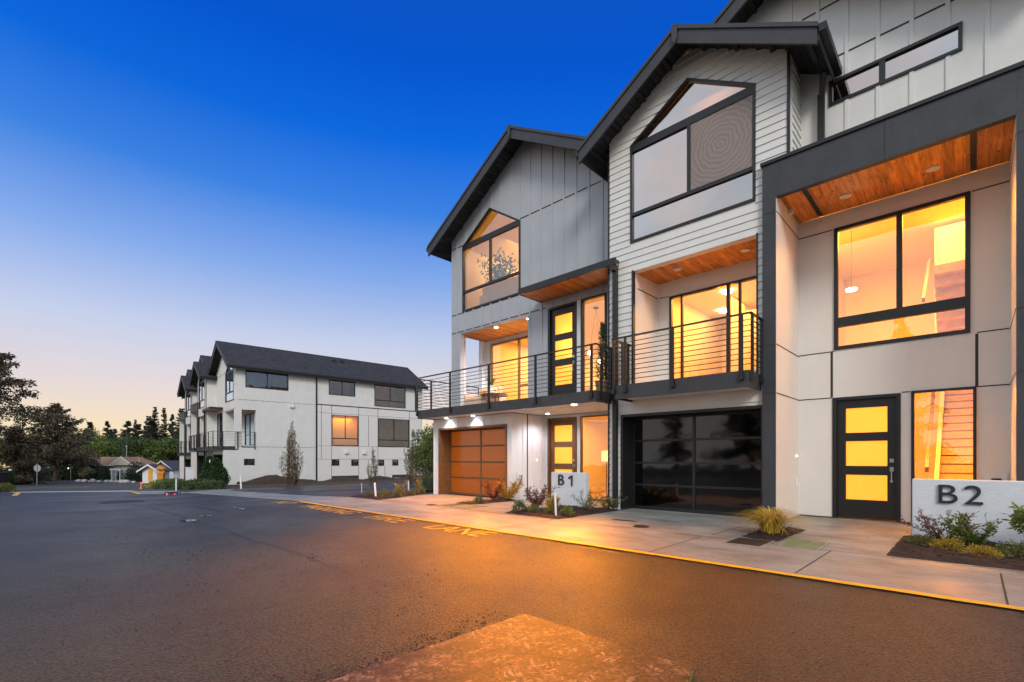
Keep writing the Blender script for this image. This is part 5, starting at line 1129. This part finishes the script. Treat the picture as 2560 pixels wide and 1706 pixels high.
# two arborvitae leaning before the far porch
def arbor(x, y, h, r, label, seed, tip=(0, 0), base=0):
    rnd = random.Random(seed); z = terr(x); t = thing('arborvitae', label, 'shrub', (x, y, z)); A = MB(); B = MB(); A.tube((x, y, z), (x + tip[0], y + tip[1], z + h * .9), .03, 'bark', 6, .01)
    for i in range(3000 if r > .3 else 1400):
        u = rnd.random() ** 1.25; k = r * (math.sin(min(1, (u + .12) * 2.2) * 1.57)) * (1 - u) ** .55 * rnd.uniform(.55, 1.1); a = rnd.uniform(0, 6.283)
        k *= 1 + .3 * noise.noise(Vector((math.cos(a) * 2, math.sin(a) * 2, u * 5 + seed))); c = Vector((x + tip[0] * u + k * math.cos(a), y + tip[1] * u + k * math.sin(a), z + .05 + u * h)); leaf(B, c, Vector((math.cos(a) * .5, math.sin(a) * .5, 1)) + rv(rnd) * .5, rv(rnd), .13 * h / 1.8 + .02, .06 * h / 1.8, 'arbor')
    if base: q = MB(); q.lathe((x, y, z), [(r * .45, 0), (r * .6, .3), (r * .5, .3)], 'boxblack', 14); q.build('pot', t)
    A.build('stem', t); B.build('foliage', t, recalc=False); return t
arbor(-37.6, 9.5, 1.95, .62, 'left one of the two arborvitae in front of the far porch', 1, base=1)
arbor(-36.4, 9.9, 1.80, .60, 'right one of the two arborvitae, leaning left toward its neighbour', 2, (-.55, -.2), base=1)
mb = MB(); mb.box(-36.9, -36.75, 9.3, 9.32, terr(-36.8) + 1.62, terr(-36.8) + 1.82, 'tag'); mb.build('plant_tag', L=(-36.8, 9.3, 0), label='white tag on top of the leaning arborvitae', cat='tag')
t = thing('conduit_roll', 'black drainage pipe lying before the arborvitae', 'pipe', (-35.6, 8.7, terr(-35.6))); mb = MB(); mb.tube((-36.6, 8.3, terr(-36.6) + .16), (-34.9, 8.9, terr(-34.9) + .16), .15, 'boxblack', 16); mb.build('pipe', t)
arbor(-47.3, .12, 1.35, .30, 'small cone shaped conifer beside the black box at the left edge', 7)
mb = MB(); mb.ball((-47.3, .12, terr(-47.3) + 1.40), .10, 'tag', n=8, jit=.4); mb.build('ribbon', L=(-47.3, .12, 0), label='white ribbon on the tip of the small cone conifer', cat='ribbon')
for i, (x, y, s, lb) in enumerate(((-95.5, 8.4, .55, 'little conifer in front of the beige house, left of the arbor pair'), (-93.6, 9.2, .45, 'smallest conifer right under the bare tree'), (-92.2, 10.0, 1.25, 'dark cone conifer left of the white arbor'), (-89.9, 11.4, 1.15, 'dark cone conifer under the white arbor'))):
    arbor(x, y, 1.55 * s, .42 * s, lb, 20 + i)
# clipped hedge, bushes
def blobby(name, label, cat, cells, m, n, ll, kind=None):
    rnd = random.Random(int(cells[0][0] * 3)); B = MB(); A = MB(); x0, y0 = cells[0][0], cells[0][1]; t = thing(name, label, cat, (x0, y0, terr(x0)))
    for (x, y, r, h) in cells:
        A.tube((x, y, terr(x)), (x, y, terr(x) + h * .6), .03, 'bark', 5)
        for i in range(n // len(cells)):
            v = rv(rnd); v.z = abs(v.z); k = rnd.uniform(.6, 1.05); c = Vector((x + v.x * r * k, y + v.y * r * k, terr(x) + max(0, min(1, v.z * 1.35)) * h * k)); leaf(B, c, rv(rnd) + v, rv(rnd), ll * rnd.uniform(.6, 1.4), ll * .6, m)
    A.build('stem', t); B.build('foliage', t, recalc=False); return t
blobby('hedge', 'long clipped dark green hedge in front of the brown roof house', 'hedge', [(-109.6 + 4.2 * i / 8, 5.6 + 4.4 * i / 8, 1.1, 2.75) for i in range(9)], 'hedgeleaf', 6500, .26)
blobby('bush', 'dark bush between the pine trunk and the hedge', 'bush', [(-107.5, 2.8, 1.6, 1.9), (-106.5, 4.2, 1.6, 1.7), (-105, 1.8, 1.4, 1.6)], 'hedgeleaf', 2400, .24)
blobby('bush', 'pale flowering bush at the left of the stop sign', 'bush', [(-101, -1.4, 2, 2.0), (-99, 0.2, 1.8, 1.6), (-97, -2.5, 2.4, 2.2)], 'leafbirch', 2600, .26)
blobby('bush', 'green bush between the arbor and the white shed', 'bush', [(-90, 13.3, 1.3, 2.6), (-88, 12.6, 1.2, 1.6), (-86.2, 12.3, .9, 1.1)], 'hedgeleaf', 3000, .22)
blobby('bush', 'low yellow green bush under the black box', 'bush', [(-45.0, -.35, .75, .5), (-44.4, -.75, .6, .4)], 'tuft', 1600, .09)
blobby('groundcover', 'spreading juniper in front of the far building entrance', 'shrub', [(-37.6 + i * .8, 7.0 + .12 * i + (.3 if i % 2 else 0), .75, .34 + .1 * (i % 3)) for i in range(8)], 'leafgreen', 6500, .10)
blobby('groundcover', 'second juniper patch at the foot of the white post', 'shrub', [(-40.5, 7.4, .8, .5), (-41.8, 7.9, .8, .5), (-39.3, 7.7, .8, .55), (-38.4, 7.2, .7, .4)], 'leafmid', 3200, .10)
blobby('groundcover', 'yellowish low planting beside the wooden stand', 'shrub', [(-45.5, 8.0, .8, .3), (-44, 7.7, .8, .3), (-42.8, 7.6, .7, .35), (-47.2, 8.6, .7, .3)], 'leafyellow', 2400, .09)
# dark soil heap along the far wall
mb = MB(); rnd = random.Random(9); vs = []; fs = []; nx, ny = 60, 8
for i in range(nx + 1):
    for j in range(ny + 1):
        u, v = i / nx, j / ny; a = .8 + u * 16.0; off = .15 + v * 1.5; p = Vector((-40.99, 11.28, 0)) + Vector((math.sin(R(4.3)), math.cos(R(4.3)), 0)) * a + Vector((math.cos(R(4.3)), -math.sin(R(4.3)), 0)) * off
        hh = (.26 + .22 * noise.noise((u * 9, 1, 2)) + (.42 if .02 < u < .26 else 0) * math.sin(max(0, min(1, (u - .02) / .24)) * math.pi)) * math.sin(math.pi * min(1, v * .9 + .1)) * (1 + .25 * noise.noise((u * 40, v * 4, 3)))
        vs.append((p.x, p.y, terr(p.x) + max(-.05, hh - .02)))
for i in range(nx):
    for j in range(ny): k = i * (ny + 1) + j; fs.append((k, k + 1, k + ny + 2, k + ny + 1))
mb.add(vs, fs, 'dirt'); mb.build('soil_heap', kind='stuff', label='long heap of dark soil along the side wall of the far building', smooth=True)
sheet('soil_bank', [(-41, 8.2), (-36.5, 7.4), (-30.2, 8.8), (-29.9, 13), (-30.8, 30), (-40, 30), (-41, 11)], -.018, 'dirt')

# ------------------------------------------------------------------ street side things
V0 = Vector((-.6917, .7222, 0)); V1 = Vector((.7222, .6917, 0))     # away from / across the view of the street
def local(name, label, cat, x, y, rz=R(43.76), group=None, z=None):
    """thing with its own frame, local x across the street view, local y away"""
    f = Fr((x, y, (terr(x) if z is None else z)), rz); return thing(name, label, cat, (0, 0, 0), f, group), f
t, f = local('stop_sign', 'blank grey back of an octagonal road sign on a post at the grass verge', 'road sign', -79.2, 2.36)
mb = MB(f); mb.prism([[(.4 * math.cos(math.pi / 8 + i * math.pi / 4) / .924, 2.05 + .4 * math.sin(math.pi / 8 + i * math.pi / 4) / .924) for i in range(8)]], 'y', .02, .03, 'signgrey'); mb.build('sign_plate', t)
mb = MB(f); mb.box(-.03, .03, -.03, .018, 0, 2.62, 'galv'); mb.build('post', t)
t, f = local('speed_sign', 'small white square speed limit sign reading 25 across the street', 'road sign', -103.93, 6.89)
mb = MB(f); mb.box(-.32, .32, 0, .012, 1.95, 2.72, 'white'); mb.build('sign_plate', t); mb = MB(f); mb.box(-.035, .035, .014, .07, 0, 2.6, 'galv'); mb.build('post', t)
for s_, a, b, z0, z1 in (('SPEED', -.26, .26, 2.56, 2.67), ('LIMIT', -.24, .24, 2.41, 2.52), ('25', -.22, .22, 2.03, 2.37)):
    me = text_mesh(s_, 1, .002, 'numeral', 'letter'); fit(me, a, b, z0, z1, 0, lambda v: Vector((v.x, -.006 - v.z, v.y))); o = bpy.data.objects.new('letter', me); COL.objects.link(o); o.parent = t
t, f = local('light_pole', 'thin grey pole rising behind the brown roof', 'pole', -114.1, 15.3); mb = MB(f); mb.tube((0, 0, 0), (0, 0, 5.8), .09, 'galv', 10, .06); mb.build('pole', t); mb = MB(f); mb.ball((0, 0, 5.85), .12, 'signgrey', n=8); mb.build('cap', t)
# ranch house
t, f = local('ranch_house', 'low beige house with a brown hipped roof and a front gable across the street', 'house', -103.6, 14.2)
mb = MB(f); wl, wr, d = -12.7, 2.0, 4; h = 2.35
mb.box(wl, wr, 0, d, -.3, h, 'beige'); mb.box(-1.6, 1.6, -1.2, 0, -.3, h, 'beige'); mb.build('wall', t)
mb = MB(f); mb.add([(wl - .5, -.5, h), (wr + .5, -.5, h), (wr + .5, d + .5, h), (wl - .5, d + .5, h), (wl + 2.2, d / 2, h + 1.4), (wr - 1.8, d / 2, h + 1.4)], [(0, 1, 5, 4), (1, 2, 5), (2, 3, 4, 5), (3, 0, 4), (0, 3, 2, 1)], 'roof_brown'); r_ = mb.build('roof', t)
mb = MB(f); mb.prism([[(-1.95, h), (1.95, h), (0, h + 1.4)]], 'y', -1.65, 3.0, 'roof_brown'); mb.prism([[(-1.75, h + .02), (1.75, h + .02), (0, h + 1.25)]], 'y', -1.67, -1.655, 'concrete_far'); mb.prism([[(-2.0, h), (0, h + 1.45), (2.0, h), (1.8, h), (0, h + 1.29), (-1.8, h)]], 'y', -1.72, -1.671, 'white'); mb.build('gable', r_)
mb = MB(f); mb.box(wl - .52, -2.02, -.56, -.5, h - .1, h + .04, 'white'); mb.box(2.02, wr + .52, -.56, -.5, h - .1, h + .04, 'white'); mb.build('gutter', r_)
for a, b in ((-4.6, -3.6), (1.75, 2.35)):
    w = MB(f); w.box(a - .08, b + .08, -.06, -.002, .85, 2.0, 'white'); w = w.build('window', t); q = MB(f); q.box(a, b, -.075, -.061, .93, 1.92, 'glassdark'); q.build('pane', w)
# lamp by the pine
mb = MB(); mb.ball((-101.0, 6.4, -.3), .13, 'warmglow', n=8); mb.tube((-101, 6.4, -2.35), (-101, 6.4, -.4), .04, 'black'); mb.build('garden_lamp', L=(-101, 6.4, -2.3), label='small glowing lamp post by the pine trunk', cat='lamp')
# arbor
t, f = local('garden_arbor', 'white lattice garden arbor at the roadside', 'arbor', -89.15, 10.73, R(30))
for sx_ in (-.75, .75):
    for y_ in (0, .6):
        mb = MB(f); mb.box(sx_ - .05, sx_ + .05, y_ - .05, y_ + .05, 0, 1.75, 'white'); mb.build('post', t)
    mb = MB(f)
    for k in range(9): mb.box(sx_ - .015, sx_ + .015, .05, .55, .1 + k * .19, .14 + k * .19, 'white')
    for k in range(4): mb.box(sx_ - .02, sx_ - .016, .1 + k * .13, .13 + k * .13, .1, 1.7, 'white')
    mb.build('lattice', t)
mb = MB(f); mb.box(-1.0, 1.0, -.09, -.052, 1.62, 1.78, 'white'); mb.box(-1.0, 1.0, .652, .69, 1.62, 1.78, 'white')
for k in range(9): mb.box(-.9 + k * .22, -.86 + k * .22, -.15, .75, 1.782, 1.85, 'white')
mb.build('top', t)
# bare garden tree by the house
rnd = random.Random(4); t = thing('bare_tree', 'small sprawling bare tree in front of the beige house', 'tree', (-97.5, 8.6, terr(-97.5))); A = MB(); B = MB()
def grow(p, d, L, r, lv):
    q = p + d * L; A.tube(p, q, r, 'bark', 5, r * .7)
    if lv == 0:
        for i in range(7): leaf(B, q + rv(rnd) * .3, rv(rnd), rv(rnd), .14, .09, 'leafbirch')
        return
    for i in range(3): grow(q, (d * .8 + rv(rnd) * .75 + Vector((0, 0, .12))).normalized(), L * .72, r * .62, lv - 1)
grow(Vector((-97.5, 8.6, terr(-97.5))), Vector((.1, .1, 1)).normalized(), .7, .08, 5); A.build('trunk', t); B.build('crown', t, recalc=False)
# white shed and garage
def shed(label, x, y, w, d, h, rise, rz, wm='white', rm='roof_blue', doorx=None, name='garden_shed', cat='shed'):
    t, f = local(name, label, cat, x, y, rz)
    mb = MB(f); mb.prism([[(0, -.3), (w, -.3), (w, h), (w / 2, h + rise), (0, h)]], 'y', 0, d, wm)
    for k in range(int(h / .19)): mb.box(0, w, -.012, -.0, k * .19, k * .19 + .02, 'concrete_far')
    mb.build('wall', t)
    s_ = rise / (w / 2); o_ = .35
    mb = MB(f); mb.prism([[(-o_, h - s_ * o_ + .02), (w / 2, h + rise + .02), (w + o_, h - s_ * o_ + .02), (w + o_, h - s_ * o_ + .12), (w / 2, h + rise + .13), (-o_, h - s_ * o_ + .12)]], 'y', -.45, d + .3, rm); r_ = mb.build('roof', t)
    mb = MB(f); mb.prism([[(-o_ - .03, h - s_ * o_ - .06), (w / 2, h + rise - .06), (w + o_ + .03, h - s_ * o_ - .06), (w + o_ + .03, h - s_ * o_ + .13), (w / 2, h + rise + .15), (-o_ - .03, h - s_ * o_ + .13)]], 'y', -.5, -.451, 'white'); mb.build('fascia', r_)
    if doorx is not None:
        q = MB(f); q.box(doorx, doorx + .5, -.05, -.013, .15, 1.9, 'cushion'); q.build('door', t)
    return t
shed('small white shed with a slate gable roof and a yellow door', -73.0, 11.3, 2.0, 1.8, 1.55, .62, R(43), doorx=.75)
shed('larger white garage with a dark roof behind the shed', -92.3, 15.8, 3.6, 5.0, 1.75, 1.15, R(30), name='garage_building', cat='garage')
t, f = local('distant_house', 'roof of a house lit warm among the trees above the garage', 'house', -115.5, 23.8, R(45))
mb = MB(f); mb.box(0, 5.5, 0, 5, 0, 5.3, 'beige'); mb.build('wall', t); mb = MB(f); mb.prism([[(-.4, 5.2), (5.9, 5.2), (2.7, 6.9)]], 'y', -.4, 5.4, 'roof_blue'); mb.build('roof', t)
# wooden stand
t, f = local('wooden_stand', 'orange wooden stand with a small gabled roof at the roadside', 'stand', -53.56, 9.58)
mb = MB(f); mb.box(-.27, .27, 0, .3, 0, 1.0, 'orangewood')
for k in range(6): mb.box(-.265 + k * .1, -.255 + k * .1, -.008, -.001, 0, .98, 'brownwood')
mb.build('base', t); mb = MB(f); mb.box(-.34, .34, -.05, .34, 1.001, 1.16, 'orangewood'); mb.build('counter', t)
for a in (-.32, .26):
    mb = MB(f); mb.box(a, a + .06, .0, .06, 1.161, 1.45, 'orangewood'); mb.build('post', t)
mb = MB(f); mb.prism([[(-.38, 1.42), (.38, 1.42), (.38, 1.50), (0, 1.78), (-.38, 1.50)]], 'y', -.06, .36, 'orangewood'); mb.box(-.26, .26, .26, .29, 1.161, 1.42, 'orangewood'); mb.build('roof', t)
# parked car behind the stand
t, f = local('parked_car', 'silver car parked beyond the wooden stand, seen from behind', 'car', -58.7, 13.3, R(43.76))
mb = MB(f); mb.prism([[(-.85, .28), (.85, .28), (.9, .6), (.86, .85), (-.86, .85), (-.9, .6)]], 'y', 0, 4.3, 'carpaint'); mb.prism([[(-.80, .851), (.80, .851), (.62, 1.35), (-.62, 1.35)]], 'y', .35, 2.9, 'carpaint'); mb.build('body', t, bevel=.06)
mb = MB(f); mb.prism([[(-.66, .9), (.66, .9), (.55, 1.27), (-.55, 1.27)]], 'y', .33, .348, 'glassdark'); mb.build('rear_window', t)
for a in (-.86, .62):
    mb = MB(f); mb.box(a, a + .24, -.03, -.001, .58, .74, 'redglow'); mb.build('tail_light', t)
for a in (-.86, .64):
    for y_ in (.75, 3.4):
        w = MB(f); w.tube((a, y_, .31), (a + .22, y_, .31), .31, 'rubber', 18); w = w.build('wheel', t)
# fence panel beyond, black box at the left edge, cones
t, f = local('black_box', 'black box on the bed at the left edge of the photo', 'box', -46.0, -.75, R(43.76)); mb = MB(f); mb.box(-1.0, .42, 0, .7, .1, 1.22, 'boxblack'); mb.build('body', t); mb = MB(f); mb.box(-1.04, .46, -.04, .74, 1.221, 1.26, 'boxblack'); mb.build('lid', t)
mb = MB(f); mb.box(-.6, -.5, .3, .4, 0, .1, 'boxblack'); mb.box(.1, .2, .3, .4, 0, .1, 'boxblack'); mb.build('leg', t)
sheet('bed_edge', [(-47.5, -1.6), (-43.2, -1.4), (-43.6, .05), (-47.6, .55)], .012, 'mulch')
for x, y, lb in ((-52.3, 10.5, 'small orange marker with a red light right of the wooden stand'), (-38.5, 5.9, 'small red lit marker at the kerb before the stand')):
    t, f = local('traffic_cone', lb, 'traffic cone', x, y); mb = MB(f); mb.lathe((0, 0, .02), [(.08, 0), (.02, .3), (.015, .32)], 'orangewood', 14); mb.box(-.1, .1, -.1, .1, 0, .019, 'orangewood'); mb.build('cone', t); mb = MB(f); mb.ball((0, 0, .37), .045, 'redglow', n=8); mb.build('light', t)
# boulders edging the far roadside
rnd = random.Random(3); bm0 = None
for i in range(11):
    x, y = -93.5 + i * 1.35, 7.2 + i * .42 + rnd.uniform(-.2, .2); mb = MB(); r = rnd.uniform(.22, .42); mb.ball((x, y, terr(x) + r * .35), r, 'boulder', (1.5, 1.1, .7), 10, .6); mb.build('boulder', L=(x, y, terr(x)), label='pale rounded boulder in the row edging the far roadside', cat='boulder', group='boulders along the far roadside', smooth=True)
# white utility post by the far building, overhead wires
mb = MB(); z = terr(-41.2); mb.box(-41.75, -41.25, 9.0, 9.4, z, z + 1.35, 'white'); mb.box(-41.78, -41.22, 8.97, 9.43, z + 1.351, z + 1.40, 'white'); mb.build('utility_box', L=(-41.5, 9.2, z), label='tall white utility box at the front corner of the far building', cat='utility box')
for i, (za, zb, d_) in enumerate(((2.7, 1.7, 0), (.9, .3, 1.0))):
    mb = MB(); a = Vector((-72, -12, za + 2.2)); b = Vector((-88, 45, zb + 5.0)); prev = None
    for k in range(25):
        u = k / 24; q = a.lerp(b, u); q.z -= 1.1 * math.sin(u * math.pi); q.x -= d_
        if prev is not None: mb.tube(prev, q, .022, 'wirem', 4)
        prev = q
    mb.build('overhead_wire', L=(a.x, a.y, a.z), label=('upper' if i == 0 else 'lower') + ' overhead wire crossing in front of the street trees', cat='wire', group='overhead wires')
# trees across the road behind the camera, seen in the dark garage glass
for i, (x, y, h, sx_) in enumerate(((-24, -30, 11, 1.4), (-17, -33, 14, 1.1), (-12, -27, 9, 1.6), (-5, -34, 15, 1.0), (3, -30, 10, 1.5), (10, -34, 14, 1.2), (-32, -32, 12, 1.3))):
    tcopy(firB if i % 2 else firA, 'conifer across the road, seen only as a silhouette in the black garage glass', (x, y, 0), h / (14 if i % 2 else 18.5), i, sx_, 'mirrored conifers')
